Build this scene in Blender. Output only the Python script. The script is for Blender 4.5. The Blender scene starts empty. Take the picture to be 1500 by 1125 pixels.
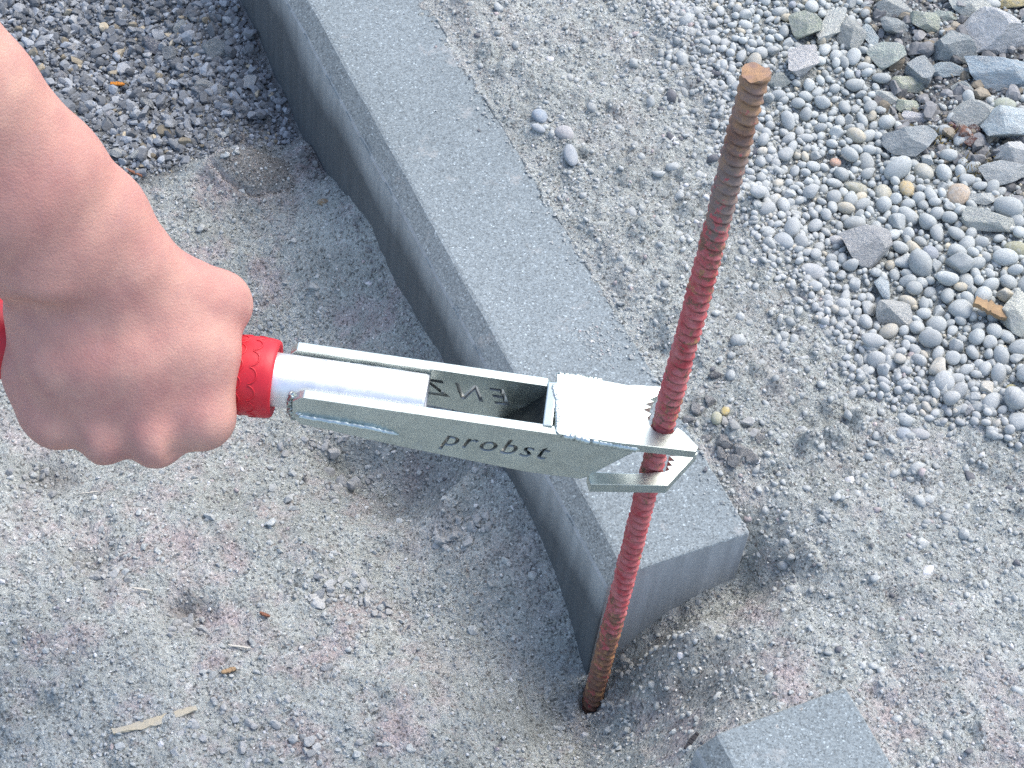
import bpy, math, random
import numpy as np
from mathutils import Vector, Matrix

random.seed(7)
rng = np.random.default_rng(11)
scene = bpy.context.scene
COL = scene.collection

# ------------------------------------------------------------------ camera
KT = 0.1072                                   # height of the kerb top above the dug-out sand on its left
F_PX = 2838.5                                 # focal length for a 1500 px wide picture
YAW, PITCH, ROLL = 0.5305, 0.8845, 0.1439
CAM = np.array([-0.34136, -0.45507, 0.83707 + KT])
_f = np.array([math.sin(YAW)*math.cos(PITCH), math.cos(YAW)*math.cos(PITCH), -math.sin(PITCH)])
_r = np.array([math.cos(YAW), -math.sin(YAW), 0.0]); _u = np.cross(_r, _f)
R2 = math.cos(ROLL)*_r + math.sin(ROLL)*_u
U2 = -math.sin(ROLL)*_r + math.cos(ROLL)*_u
FW = _f
cam_data = bpy.data.cameras.new('camera'); cam = bpy.data.objects.new('camera', cam_data); COL.objects.link(cam)
cam.matrix_world = Matrix(((R2[0], U2[0], -FW[0], CAM[0]), (R2[1], U2[1], -FW[1], CAM[1]), (R2[2], U2[2], -FW[2], CAM[2]), (0, 0, 0, 1)))
cam_data.sensor_width = 36.0; cam_data.lens = F_PX/1500*36.0
cam_data.clip_start = 0.02; cam_data.clip_end = 500
scene.camera = cam

# ------------------------------------------------------------------ light: bright overcast
SUN_EL, SUN_AZ = math.radians(60), math.radians(76)      # azimuth clockwise from +Y
world = bpy.data.worlds.new('World'); scene.world = world; world.use_nodes = True
wn = world.node_tree; wn.nodes.clear()
sky = wn.nodes.new('ShaderNodeTexSky'); sky.sky_type = 'NISHITA'; sky.sun_disc = False
sky.sun_elevation = SUN_EL; sky.sun_rotation = SUN_AZ; sky.dust_density = 3.2; sky.air_density = 1.0; sky.ozone_density = 1.0
bg = wn.nodes.new('ShaderNodeBackground'); bg.inputs['Strength'].default_value = 0.15
wo = wn.nodes.new('ShaderNodeOutputWorld')
wn.links.new(sky.outputs[0], bg.inputs[0]); wn.links.new(bg.outputs[0], wo.inputs[0])
sun_d = bpy.data.lights.new('sun', 'SUN'); sun_d.energy = 0.9; sun_d.angle = math.radians(45); sun_d.color = (1.0, 0.955, 0.87)
sun = bpy.data.objects.new('sun', sun_d); COL.objects.link(sun)
sdir = Vector((math.sin(SUN_AZ)*math.cos(SUN_EL), math.cos(SUN_AZ)*math.cos(SUN_EL), math.sin(SUN_EL)))
sun.rotation_euler = sdir.to_track_quat('Z', 'Y').to_euler(); sun.location = sdir*3
scene.view_settings.view_transform = 'Standard'; scene.view_settings.look = 'None'
scene.view_settings.exposure = 1.25; scene.view_settings.gamma = 1.0; scene.view_settings.use_curve_mapping = False
scene.render.engine = 'CYCLES'; scene.cycles.use_denoising = False

# ------------------------------------------------------------------ helpers
def ray(px, py): return FW + R2*(px-750)/F_PX - U2*(py-562.5)/F_PX
def at(px, py, z):
    d = ray(px, py); return CAM + d*((z-CAM[2])/d[2])
def at_depth(px, py, depth): return CAM + ray(px, py)*depth

def tag(o, label=None, cat=None, group=None, kind=None):
    if label: o['label'] = label
    if cat: o['category'] = cat
    if group: o['group'] = group
    if kind: o['kind'] = kind
    return o

def mesh_np(name, V, Fa, smooth=True):
    """V (n,3), Fa (m,k) array of faces with k corners"""
    me = bpy.data.meshes.new(name); V = np.asarray(V, np.float32); Fa = np.asarray(Fa, np.int32)
    n, m, k = len(V), len(Fa), Fa.shape[1]
    me.vertices.add(n); me.vertices.foreach_set('co', V.ravel())
    me.loops.add(m*k); me.loops.foreach_set('vertex_index', Fa.ravel())
    me.polygons.add(m); me.polygons.foreach_set('loop_start', np.arange(m, dtype=np.int32)*k)
    me.polygons.foreach_set('use_smooth', np.full(m, smooth))
    me.update(calc_edges=True); me.validate()
    return me

def color_attr(me, name, cols):
    a = me.attributes.new(name, 'FLOAT_COLOR', 'POINT')
    c = np.ones((len(cols), 4), np.float32); c[:, :3] = cols
    a.data.foreach_set('color', c.ravel())

def link(name, me, mat=None, parent=None):
    o = bpy.data.objects.new(name, me); COL.objects.link(o)
    if mat is not None and len(me.materials) == 0: me.materials.append(mat)
    if parent: o.parent = parent
    return o

def sstep(a, b, x):
    t = np.clip((x-a)/(b-a), 0, 1); return t*t*(3-2*t)

def vnoise(x, y, scale, seed):
    """smooth lattice noise, about -1..1"""
    n = 512; g = np.random.default_rng(seed).uniform(-1, 1, (n, n))
    x = np.asarray(x)/scale + 200.3; y = np.asarray(y)/scale + 177.7
    xi = np.floor(x).astype(int); yi = np.floor(y).astype(int); fx = x-xi; fy = y-yi
    fx = fx**3*(fx*(fx*6-15)+10); fy = fy**3*(fy*(fy*6-15)+10)
    a = g[xi % n, yi % n]; b = g[(xi+1) % n, yi % n]; c = g[xi % n, (yi+1) % n]; d = g[(xi+1) % n, (yi+1) % n]
    return (a*(1-fx)+b*fx)*(1-fy) + (c*(1-fx)+d*fx)*fy

def fbm(x, y, scale, seed, octv=4, gain=.5):
    ca, sa = math.cos(.6), math.sin(.6); t = 0; amp = 1; s = scale
    for i in range(octv):
        t = t + amp*vnoise(x, y, s, seed+i); amp *= gain; s *= .47
        x, y = x*ca-y*sa, x*sa+y*ca
    return t

class NT:
    """small node-tree writer"""
    def __init__(self, name):
        self.m = bpy.data.materials.new(name); self.m.use_nodes = True; self.t = self.m.node_tree
        self.b = self.t.nodes['Principled BSDF']; self.out = self.t.nodes['Material Output']
    def n(self, typ, **kw):
        nd = self.t.nodes.new(typ)
        for k, v in kw.items():
            if k in nd.inputs: self.set(nd.inputs[k], v)
            else: setattr(nd, k, v)
        return nd
    def set(self, sock, v):
        if isinstance(v, bpy.types.NodeSocket): self.t.links.new(v, sock)
        else: sock.default_value = v
    def pos(self): return self.n('ShaderNodeTexCoord').outputs['Object']
    def noise(self, vec, scale, detail=3, rough=.55, out=0):
        return self.n('ShaderNodeTexNoise', Vector=vec, Scale=scale, Detail=detail, Roughness=rough).outputs[out]
    def vor(self, vec, scale, out='Distance', feature='F1', rnd=1.0):
        nd = self.n('ShaderNodeTexVoronoi', feature=feature); self.set(nd.inputs['Vector'], vec); nd.inputs['Scale'].default_value = scale
        nd.inputs['Randomness'].default_value = rnd
        return nd.outputs[out]
    def ramp(self, fac, stops, interp='LINEAR'):
        nd = self.n('ShaderNodeValToRGB'); cr = nd.color_ramp; cr.interpolation = interp; self.set(nd.inputs[0], fac)
        while len(cr.elements) > 1: cr.elements.remove(cr.elements[-1])
        for i, (p, c) in enumerate(stops):
            e = cr.elements[0] if i == 0 else cr.elements.new(p)
            e.position = p; c = (c, c, c) if isinstance(c, (int, float)) else c; e.color = (*c, 1)
        return nd.outputs[0]
    def mix(self, fac, a, b, blend='MIX'):
        nd = self.n('ShaderNodeMix', data_type='RGBA', blend_type=blend)
        self.set(nd.inputs[0], fac)
        for s, v in ((nd.inputs[6], a), (nd.inputs[7], b)):
            if isinstance(v, (int, float)): v = (v, v, v)
            self.set(s, (*v, 1) if isinstance(v, tuple) and len(v) == 3 else v)
        return nd.outputs[2]
    def math(self, op, a, b=0.0, c=0.0):
        nd = self.n('ShaderNodeMath', operation=op)
        for i, v in enumerate((a, b, c)): self.set(nd.inputs[i], v)
        return nd.outputs[0]
    def attr(self, name, out='Color'):
        nd = self.n('ShaderNodeAttribute'); nd.attribute_name = name; return nd.outputs[out]
    def bump(self, h, strength=.5, dist=.001, normal=None):
        nd = self.n('ShaderNodeBump'); nd.inputs['Strength'].default_value = strength; nd.inputs['Distance'].default_value = dist
        self.set(nd.inputs['Height'], h)
        if normal is not None: self.set(nd.inputs['Normal'], normal)
        return nd.outputs[0]
    def done(self, color=None, rough=None, normal=None, metal=None, spec=None):
        for k, v in (('Base Color', color), ('Roughness', rough), ('Normal', normal), ('Metallic', metal), ('Specular IOR Level', spec)):
            if v is not None: self.set(self.b.inputs[k], (*v, 1) if isinstance(v, tuple) and len(v) == 3 else v)
        return self.m

# ------------------------------------------------------------------ materials
def mat_ground():
    N = NT('sand'); p = N.pos(); z = N.attr('zone', 'Color')
    sep = N.n('ShaderNodeSeparateColor'); N.set(sep.inputs[0], z)
    damp, gravel, warm = sep.outputs[0], sep.outputs[1], sep.outputs[2]
    big = N.noise(p, 9, 4, .6); mid = N.noise(p, 60, 4, .65); fine = N.noise(p, 700, 2, .6)
    base = N.mix(N.ramp(big, [(.35, 0.0), (.65, 1.0)]), (.312, .340, .326), (.392, .421, .402))
    pink = N.ramp(N.noise(p, 23, 5, .7), [(.50, 0.0), (.66, 1.0)])
    base = N.mix(N.math('MULTIPLY', pink, warm), base, (.385, .350, .348))
    base = N.mix(damp, base, (.205, .205, .198))
    base = N.mix(gravel, base, (.115, .122, .13))
    base = N.mix(.55, base, N.ramp(mid, [(.3, .62), (.5, 1.0), (.7, 1.25)]), 'MULTIPLY')
    # single grains: pale quartz, dark and brownish ones
    gcol = N.vor(p, 760, 'Color'); gs = N.n('ShaderNodeSeparateColor'); N.set(gs.inputs[0], gcol)
    grain = N.ramp(gs.outputs[0], [(0, .26), (.08, .46), (.18, .88), (.72, 1.06), (.92, 1.18), (1, 1.55)])
    base = N.mix(.85, base, grain, 'MULTIPLY')
    rare = N.ramp(gs.outputs[1], [(.90, 0.0), (.97, 1.0)], 'LINEAR')
    base = N.mix(N.math('MULTIPLY', rare, .22), base, (.30, .20, .17))
    h1 = N.vor(p, 480); h2 = N.noise(p, 330, 4, .7); h3 = N.noise(p, 90, 4, .65)
    nb = N.bump(h3, .7, .005); nb = N.bump(h2, 1.0, .0034, nb); nb = N.bump(N.math('SUBTRACT', 1.0, h1), .55, .0011, nb)
    return N.done(base, .95, nb, spec=.15)

def mat_stuff(name, bump_scale=500, bs=.5, rough=.9):
    """loose pieces: colour from the piece's own tint, dust and grain from noise"""
    N = NT(name); p = N.pos(); c = N.attr('tint', 'Color')
    g = N.ramp(N.noise(p, bump_scale, 3, .65), [(.3, .72), (.5, 1.0), (.72, 1.25)])
    c = N.mix(.7, c, g, 'MULTIPLY')
    nb = N.bump(N.noise(p, bump_scale*.8, 4, .7), bs, .0012)
    return N.done(c, rough, nb, spec=.2)

def mat_stone(name, veins=False, rough=.85, bs=.35):
    N = NT(name); p = N.pos(); oi = N.n('ShaderNodeObjectInfo')
    off = N.n('ShaderNodeVectorMath', operation='ADD'); N.set(off.inputs[0], p)
    sc = N.math('MULTIPLY', oi.outputs['Random'], 37.0)
    cb = N.n('ShaderNodeCombineXYZ'); N.set(cb.inputs[0], sc); N.set(cb.inputs[1], sc); N.set(off.inputs[1], cb.outputs[0])
    q = off.outputs[0]
    c = oi.outputs['Color']
    g = N.ramp(N.noise(q, 5, 5, .68), [(.28, .68), (.5, 1.0), (.72, 1.3)])
    c = N.mix(.75, c, g, 'MULTIPLY')
    dust = N.ramp(N.noise(q, 2.1, 5, .7), [(.46, 0.0), (.64, 1.0)])
    c = N.mix(N.math('MULTIPLY', dust, .55), c, (.42, .44, .43))
    if veins:
        w = N.noise(q, 1.4, 5, .7); v = N.ramp(w, [(.485, 0.0), (.5, 1.0), (.515, 0.0)])
        c = N.mix(N.math('MULTIPLY', v, .7), c, (.55, .55, .52))
    sp = N.ramp(N.vor(q, 26, 'Color'), [(0, .8), (.8, 1.0), (1, 1.35)])
    c = N.mix(.5, c, sp, 'MULTIPLY')
    nb = N.bump(N.noise(q, 6, 6, .7), bs, .12)
    return N.done(c, rough, nb, spec=.25)

def mat_kerb_top(name='kerb_exposed_top', k=1.0):
    N = NT(name); p = N.pos()
    base = N.mix(N.ramp(N.noise(p, 7, 4, .6), [(.35, 0.0), (.65, 1.0)]), (.176, .210, .222), (.212, .250, .264))
    vc = N.vor(p, 1150, 'Color'); s = N.n('ShaderNodeSeparateColor'); N.set(s.inputs[0], vc)
    grain = N.ramp(s.outputs[0], [(0, .55), (.18, .78), (.4, .96), (.7, 1.05), (.92, 1.2), (.98, 1.5), (1, 2.2)])
    c = N.mix(.9, base, grain, 'MULTIPLY')
    c = N.mix(.5, c, N.ramp(N.noise(p, 420, 2, .6), [(.3, .75), (.7, 1.25)]), 'MULTIPLY')
    dust = N.math('MULTIPLY', N.ramp(N.noise(p, 26, 5, .75), [(.60, 0.0), (.70, 1.0)]), .55)
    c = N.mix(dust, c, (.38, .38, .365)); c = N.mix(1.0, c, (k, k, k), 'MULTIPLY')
    nb = N.bump(N.noise(p, 800, 3, .7), .6, .0009)
    return N.done(c, .82, nb, spec=.3)

def mat_kerb_side():
    N = NT('kerb_cast_side'); p = N.pos(); sx = N.n('ShaderNodeSeparateXYZ'); N.set(sx.inputs[0], p)
    # water-stained concrete: darker below a wandering tide line, run-off streaks
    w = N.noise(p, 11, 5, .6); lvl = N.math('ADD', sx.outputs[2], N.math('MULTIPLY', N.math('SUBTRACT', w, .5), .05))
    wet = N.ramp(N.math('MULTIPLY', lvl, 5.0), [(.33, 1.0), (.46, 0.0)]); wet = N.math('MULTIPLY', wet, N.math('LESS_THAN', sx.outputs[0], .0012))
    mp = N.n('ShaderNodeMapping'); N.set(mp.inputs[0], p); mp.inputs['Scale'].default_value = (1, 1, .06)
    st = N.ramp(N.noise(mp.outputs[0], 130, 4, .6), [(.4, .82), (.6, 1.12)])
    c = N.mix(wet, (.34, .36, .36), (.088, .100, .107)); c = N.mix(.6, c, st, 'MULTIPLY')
    c = N.mix(.5, c, N.ramp(N.noise(p, 300, 4, .7), [(.3, .82), (.7, 1.18)]), 'MULTIPLY')
    pit = N.ramp(N.vor(p, 150), [(.0, 0.0), (.10, 0.0), (.16, 1.0)])
    nb = N.bump(N.noise(p, 500, 4, .7), .35, .0006); nb = N.bump(pit, .12, .0006, nb)
    return N.done(c, N.ramp(wet, [(0, .7), (1, .55)]), nb, spec=.4)

def mat_skin():
    N = NT('skin'); p = N.pos()
    big = N.noise(p, 26, 4, .6); c = N.mix(N.ramp(big, [(.34, 0.0), (.64, 1.0)]), (.52, .318, .258), (.445, .235, .203)); c = N.mix(N.math('MULTIPLY', N.ramp(N.noise(p, 11, 3, .6), [(.42, 0.0), (.6, 1.0)]), .55), c, (.455, .238, .205))
    c = N.mix(.65, c, N.ramp(N.noise(p, 75, 4, .6), [(.33, (1.12, 1.08, 1.02)), (.67, (.88, .80, .82))]), 'MULTIPLY')
    vein = N.ramp(N.noise(p, 38, 2, .4), [(.485, 0.0), (.5, 1.0), (.515, 0.0)])
    c = N.mix(N.math('MULTIPLY', vein, .10), c, (.42, .28, .29))
    freck = N.ramp(N.vor(p, 120), [(.03, 1.0), (.07, 0.0)])
    c = N.mix(N.math('MULTIPLY', freck, .28), c, (.38, .19, .15))
    pores = N.vor(p, 950); lines = N.noise(p, 420, 4, .7)
    nb = N.bump(lines, .30, .0008); nb = N.bump(pores, .25, .0005, nb); nb = N.bump(N.noise(p, 60, 3, .5), .12, .0030, nb)
    N.b.inputs['Subsurface Weight'].default_value = .12; N.b.inputs['Subsurface Radius'].default_value = (.9, .35, .2); N.b.inputs['Subsurface Scale'].default_value = .006
    return N.done(c, .60, nb, spec=.28)

def mat_galv(name, base=(.56, .635, .605), rough=.26, dirt=.35):
    N = NT(name); p = N.pos()
    c = N.mix(N.ramp(N.noise(p, 45, 4, .6), [(.35, 0.0), (.65, 1.0)]), base, tuple(v*.86 for v in base))
    sp = N.ramp(N.vor(p, 160, 'Color'), [(0, .8), (1, 1.05)]); c = N.mix(.5, c, sp, 'MULTIPLY')
    d = N.ramp(N.noise(p, 70, 5, .75), [(.58, 0.0), (.72, 1.0)])
    c = N.mix(N.math('MULTIPLY', d, dirt), c, (.30, .29, .26))
    r = N.math('ADD', rough, N.math('MULTIPLY', N.noise(p, 120, 4, .6), .22)); r = N.math('ADD', r, N.math('MULTIPLY', d, dirt*.5))
    nb = N.bump(N.noise(p, 160, 4, .6), .10, .0008); nb = N.bump(N.noise(p, 30, 2, .5), .12, .002, nb)
    return N.done(c, r, nb, metal=N.math('SUBTRACT', .95, N.math('MULTIPLY', d, dirt)))

def mat_dark_steel():
    N = NT('near_black_steel'); p = N.pos()
    c = N.mix(N.ramp(N.noise(p, 90, 4, .6), [(.4, 0.0), (.65, 1.0)]), (.012, .017, .018), (.035, .042, .040))
    return N.done(c, .55, N.bump(N.noise(p, 200, 4, .6), .2, .0006), spec=.3)

def mat_rubber():
    N = NT('red_rubber'); p = N.pos()
    c = N.mix(N.ramp(N.noise(p, 60, 4, .6), [(.35, 0.0), (.65, 1.0)]), (.58, .018, .032), (.50, .014, .026))
    c = N.mix(N.math('MULTIPLY', N.ramp(N.noise(p, 140, 5, .75), [(.56, 0.0), (.70, 1.0)]), .25), c, (.42, .16, .16))
    return N.done(c, .46, N.bump(N.noise(p, 600, 3, .6), .15, .0004), spec=.45)

def mat_rebar():
    N = NT('rusty_painted_rebar'); p = N.pos(); sx = N.n('ShaderNodeSeparateXYZ'); N.set(sx.inputs[0], p)
    wob = N.math('MULTIPLY', N.math('SUBTRACT', N.noise(p, 55, 5, .7), .5), .055)
    t = N.math('DIVIDE', N.math('ADD', sx.outputs[2], wob), .4653)
    rust = (.25, .125, .08); drk = (.15, .09, .07); ora = (.40, .22, .10); gry = (.24, .245, .25)
    steel = N.mix(N.ramp(N.noise(p, 240, 5, .7), [(.35, 0.0), (.65, 1.0)]), rust, drk)
    steel = N.mix(N.ramp(N.noise(p, 140, 5, .7), [(.50, 0.0), (.62, 1.0)]), steel, ora)
    greyz = N.ramp(t, [(.80, 0.0), (.835, 1.0), (.90, 1.0), (.935, 0.0)])
    steel = N.mix(N.math('MULTIPLY', greyz, .6), steel, N.mix(N.noise(p, 300, 4, .7), gry, (.22, .17, .14)))
    topz = N.ramp(t, [(.93, 0.0), (.965, 1.0)]); steel = N.mix(N.math('MULTIPLY', topz, .7), steel, N.mix(N.ramp(N.noise(p, 150, 4, .6), [(.4, 0.0), (.6, 1.0)]), (.36, .23, .13), (.29, .21, .18)))
    paint = N.mix(N.ramp(N.noise(p, 160, 5, .7), [(.35, 0.0), (.65, 1.0)]), (.41, .060, .066), (.48, .18, .175))
    amt = N.ramp(t, [(.0, .30), (.10, .38), (.17, .52), (.25, .78), (.40, .84), (.52, .66), (.62, .74), (.70, .74), (.78, .66), (.84, .46), (.9, .28), (1, .2)])
    pn = N.math('ADD', N.math('MULTIPLY', N.math('SUBTRACT', N.noise(p, 170, 6, .78), .5), 2.3), .5); keep = N.ramp(N.math('SUBTRACT', amt, pn), [(.0, 0.0), (.12, 1.0)])
    # the paint has been knocked off the raised ribs in places
    c = N.mix(keep, steel, paint)
    gv = N.math('MULTIPLY', N.attr('rib_shade', 'Fac'), N.ramp(N.noise(p, 130, 4, .6), [(.38, .25), (.6, .95)])); c = N.mix(gv, c, (.050, .022, .020))  # shade under each rib painted in as a dark line
    nb = N.bump(N.noise(p, 700, 5, .75), .6, .0007)
    return N.done(c, N.ramp(N.noise(p, 300), [(.3, .6), (.7, .9)]), nb, spec=.3)

M = dict(sand=mat_ground(), clod=mat_stuff('sand_clod', 520, .6), gravel=mat_stuff('crushed_stone', 420, .5, .85), pebble_stuff=mat_stuff('dusty_pebble', 600, .3),
         pebble=mat_stone('grey_pebble', False, .88, .22), rock=mat_stone('broken_rock', True, .85, .55), cut=mat_galv('shaded_cut_edge', (.30, .32, .31), .4, .3), kerb_top=mat_kerb_top(), kerb_bevel=mat_kerb_top('kerb_shaded_bevel', .80), kerb_side=mat_kerb_side(),
         skin=mat_skin(), galv=mat_galv('galvanised_steel'), tube=mat_galv('galvanised_tube', (.86, .87, .88), .40, .10), dark=mat_dark_steel(), rubber=mat_rubber(), rebar=mat_rebar())

# ------------------------------------------------------------------ ground relief
def plane_hit(px, py, axis, val):
    d = ray(px, py); return CAM + d*((val-CAM[axis])/d[axis])
def tps(pts):
    P = np.array(pts); n = len(P); XY = P[:, :2]; s = .25
    d = np.linalg.norm(XY[:, None]-XY[None], axis=2)/s
    Kf = lambda r: np.where(r > 1e-9, r*r*np.log(np.maximum(r, 1e-9)), 0)
    A = np.zeros((n+3, n+3)); A[:n, :n] = Kf(d)+np.eye(n)*.004; A[:n, n] = 1; A[:n, n+1:] = XY; A[n, :n] = 1; A[n+1:, :n] = XY.T
    w = np.linalg.solve(A, np.concatenate([P[:, 2], np.zeros(3)]))
    def ev(x, y):
        out = w[n]+w[n+1]*x+w[n+2]*y
        for i in range(n):
            r = np.hypot(x-XY[i, 0], y-XY[i, 1])/s; out = out + w[i]*Kf(r)
        return out
    return ev
left, front, right = [], [], []
for (px, py) in ((355, 0), (412, 130), (440, 195), (492, 263), (528, 295), (549, 330), (568, 375), (604, 442), (650, 522), (735, 680), (776, 755), (806, 825), (829, 885), (850, 962)):
    q = plane_hit(px, py, 0, 0.0); left.append((-.002, q[1], q[2]-(.007 if 260 < py < 700 else .002)))
for (px, py, z) in ((0, 0, .0), (200, 100, -.003), (150, 260, .004), (320, 260, .012), (380, 330, .004), (0, 700, .016), (300, 900, .022), (0, 1125, .03), (450, 760, .014), (600, 1000, .022), (620, 860, .012),
                    (610, 715, -.004), (500, 450, .003), (300, 1110, .03), (0, 350, .005), (760, 1060, .020), (700, 920, .008)):
    q = at(px, py, z); left.append((q[0], q[1], z))
front += [(-.006, -.0095, -.002), (.004, -.022, .004), (-.03, -.02, .000)]
for (px, py) in ((905, 962), (925, 940), (960, 908), (1000, 890), (1080, 868)):
    q = plane_hit(px, py, 1, 0.0); front.append((q[0], q[1]-.002, q[2]))
front += [(.01, -.098, KT-.012), (.045, -.098, KT-.006), (.086, -.098, KT-.005), (.089, -.14, KT-.005), (.089, -.18, KT-.005), (.05, -.05, .085), (.09, -.04, .088), (.02, -.05, .048), (.0, -.075, .055), (-.012, -.105, .083), (-.04, -.10, .055), (-.03, -.055, .018), (-.012, -.15, .088), (-.08, -.12, .035)]
for (px, py, z) in ((1130, 880, .092), (1250, 1000, KT-.003), (1300, 1120, KT-.003), (1150, 780, .101)): 
    q = at(px, py, z); right.append((q[0], q[1], z))
right += [(.087, .01, .092), (.087, .06, KT-.004), (.087, .13, KT-.001), (.088, .2, KT+.0015), (.088, .3, KT+.002), (.088, .42, KT+.001), (.088, .6, KT+.0015)]
for (px, py, z) in ((1200, 700, .104), (1350, 850, .108), (1500, 1000, .112), (1480, 640, .112), (1100, 450, .112), (1250, 450, .112), (1300, 300, .118), (1480, 400, .122), (1480, 100, .128), (1250, 60, .122), (1000, 60, .122), (850, 150, .115), (950, 300, .116), (760, 20, .115)):
    q = at(px, py, z); right.append((q[0], q[1], z))
hL, hR = tps(left+front), tps(right+front)

def axis_coords(a, b, step):
    inner = np.arange(a, b+step*.5, step); o = []; d = step*2
    x = inner[-1]
    while x < 40: x += d; o.append(x); d *= 1.6
    lo = []; d = step*2; x = inner[0]
    while x > -40: x -= d; lo.append(x); d *= 1.6
    return np.array(lo[::-1]+list(inner)+o)
X0, X1, Y0, Y1, ST = -.37, .62, -.22, .71, .0014
gx, gy = axis_coords(X0, X1, ST), axis_coords(Y0, Y1, ST)
GX, GY = np.meshgrid(gx, gy, indexing='ij')
def coarse(fn):
    cx, cy = np.linspace(X0, X1, 180), np.linspace(Y0, Y1, 170); A, B = np.meshgrid(cx, cy, indexing='ij'); Z = fn(A, B)
    def ev(x, y):
        u = np.clip((x-X0)/(X1-X0), 0, .99999)*179; v = np.clip((y-Y0)/(Y1-Y0), 0, .99999)*169
        i = u.astype(int); j = v.astype(int); a = u-i; b = v-j
        return (Z[i, j]*(1-a)+Z[i+1, j]*a)*(1-b)+(Z[i, j+1]*(1-a)+Z[i+1, j+1]*a)*b
    return ev
cL, cR = coarse(hL), coarse(hR)
CXY = (np.clip(GX, X0, X1), np.clip(GY, Y0, Y1))
tk = sstep(.012, .070, GX)
H = cL(*CXY)*(1-tk)+cR(*CXY)*tk

# zones of the ground (what lies there): image polygons turned into ground coordinates
def poly_world(pts, z): return np.array([at(x, y, z)[:2] for x, y in pts])
def poly_sd(P, x, y):
    """signed distance (negative inside)"""
    d = np.full(np.shape(x), 1e9); ins = np.zeros(np.shape(x), bool); n = len(P)
    for i in range(n):
        a, b = P[i], P[(i+1) % n]; e = b-a; wx, wy = x-a[0], y-a[1]
        t = np.clip((wx*e[0]+wy*e[1])/(e@e), 0, 1); d = np.minimum(d, (wx-t*e[0])**2+(wy-t*e[1])**2)
        c = ((a[1] <= y) & (b[1] > y)) | ((b[1] <= y) & (a[1] > y))
        xx = a[0]+(y-a[1])/(e[1] if abs(e[1]) > 1e-12 else 1e-12)*e[0]; ins ^= c & (x < xx)
    d = np.sqrt(d); return np.where(ins, -d, d)
P_CRUSH = poly_world([(-300, -250), (300, -300), (425, 130), (440, 205), (400, 196), (330, 205), (270, 250), (200, 270), (60, 180), (-300, 100)], 0)
P_PEB = poly_world([(930, -260), (960, 0), (1040, 95), (1105, 235), (1160, 345), (1215, 440), (1290, 510), (1390, 560), (1500, 610), (1800, 700), (1900, -260)], .115)
P_RUB = poly_world([(1290, -260), (1280, 0), (1255, 60), (1290, 110), (1300, 175), (1350, 225), (1420, 250), (1470, 310), (1560, 330), (1900, 300), (1900, -260)], .12)
wob = .010*vnoise(GX, GY, .03, 5)+.005*vnoise(GX, GY, .011, 6)
sdC = poly_sd(P_CRUSH, CXY[0], CXY[1])+wob; sdP = poly_sd(P_PEB, CXY[0], CXY[1])+wob; sdR = poly_sd(P_RUB, CXY[0], CXY[1])+wob
crush = 1-sstep(-.008, .012, sdC); pebz = 1-sstep(-.012, .006, sdP); rubz = 1-sstep(-.01, .01, sdR)

# relief: undulation, footprints, dents, lumps, crumbs
inner = sstep(X0-.05, X0, GX)*(1-sstep(X1, X1+.05, GX))*sstep(Y0-.05, Y0, GY)*(1-sstep(Y1, Y1+.05, GY))
smooth_patch = np.zeros_like(H)
def g2(px, py, z): q = at(px, py, z); return q[0], q[1]
def blob(px, py, z, rx, ry, ang, dep, kind='dent', smooth=0.0):
    global H, smooth_patch
    x0, y0 = g2(px, py, z); c, s = math.cos(ang), math.sin(ang); dx, dy = GX-x0, GY-y0
    u, v = (dx*c+dy*s)/rx, (-dx*s+dy*c)/ry; r = np.sqrt(u*u+v*v)*(1+.12*vnoise(GX, GY, .012, 31))
    H = H + dep*np.exp(-r**3 if kind == 'flat' else -r*r)
    if smooth: smooth_patch = np.maximum(smooth_patch, smooth*(1-sstep(.7, 1.15, r)))
VA = YAW
blob(372, 236, .02, .030, .019, -VA, .013, 'flat', .95)           # pressed sand patty by the kerb
blob(610, 712, 0, .034, .022, -VA+.4, -.013, 'flat', .7); blob(520, 665, .008, .02, .013, -VA, -.009, 'flat', .3)         # scooped hollow below the tool
blob(450, 232, .01, .010, .016, 0, .010)
blob(130, 815, .02, .014, .010, -VA, -.007); blob(275, 895, .02, .013, .011, -VA, -.008); blob(80, 690, .016, .018, .010, -VA, -.007); blob(50, 1030, .03, .010, .008, 0, -.008)
blob(340, 715, .018, .014, .010, 0, -.008); blob(500, 640, .012, .016, .011, -VA, -.007); blob(560, 600, .01, .02, .012, 0, -.006)
blob(1312, 870, .108, .007, .006, 0, -.006); blob(1010, 850, .1, .008, .006, 0, -.004)
blob(985, 945, .075, .026, .014, .25, .024, 'flat'); blob(940, 985, .03, .012, .012, 0, .006); blob(1030, 905, .085, .02, .010, 0, .006)
blob(655, 768, .0, .013, .008, 0, .012); blob(690, 750, 0, .012, .009, .4, .009); blob(560, 780, .012, .02, .008, -VA, .006)
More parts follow.
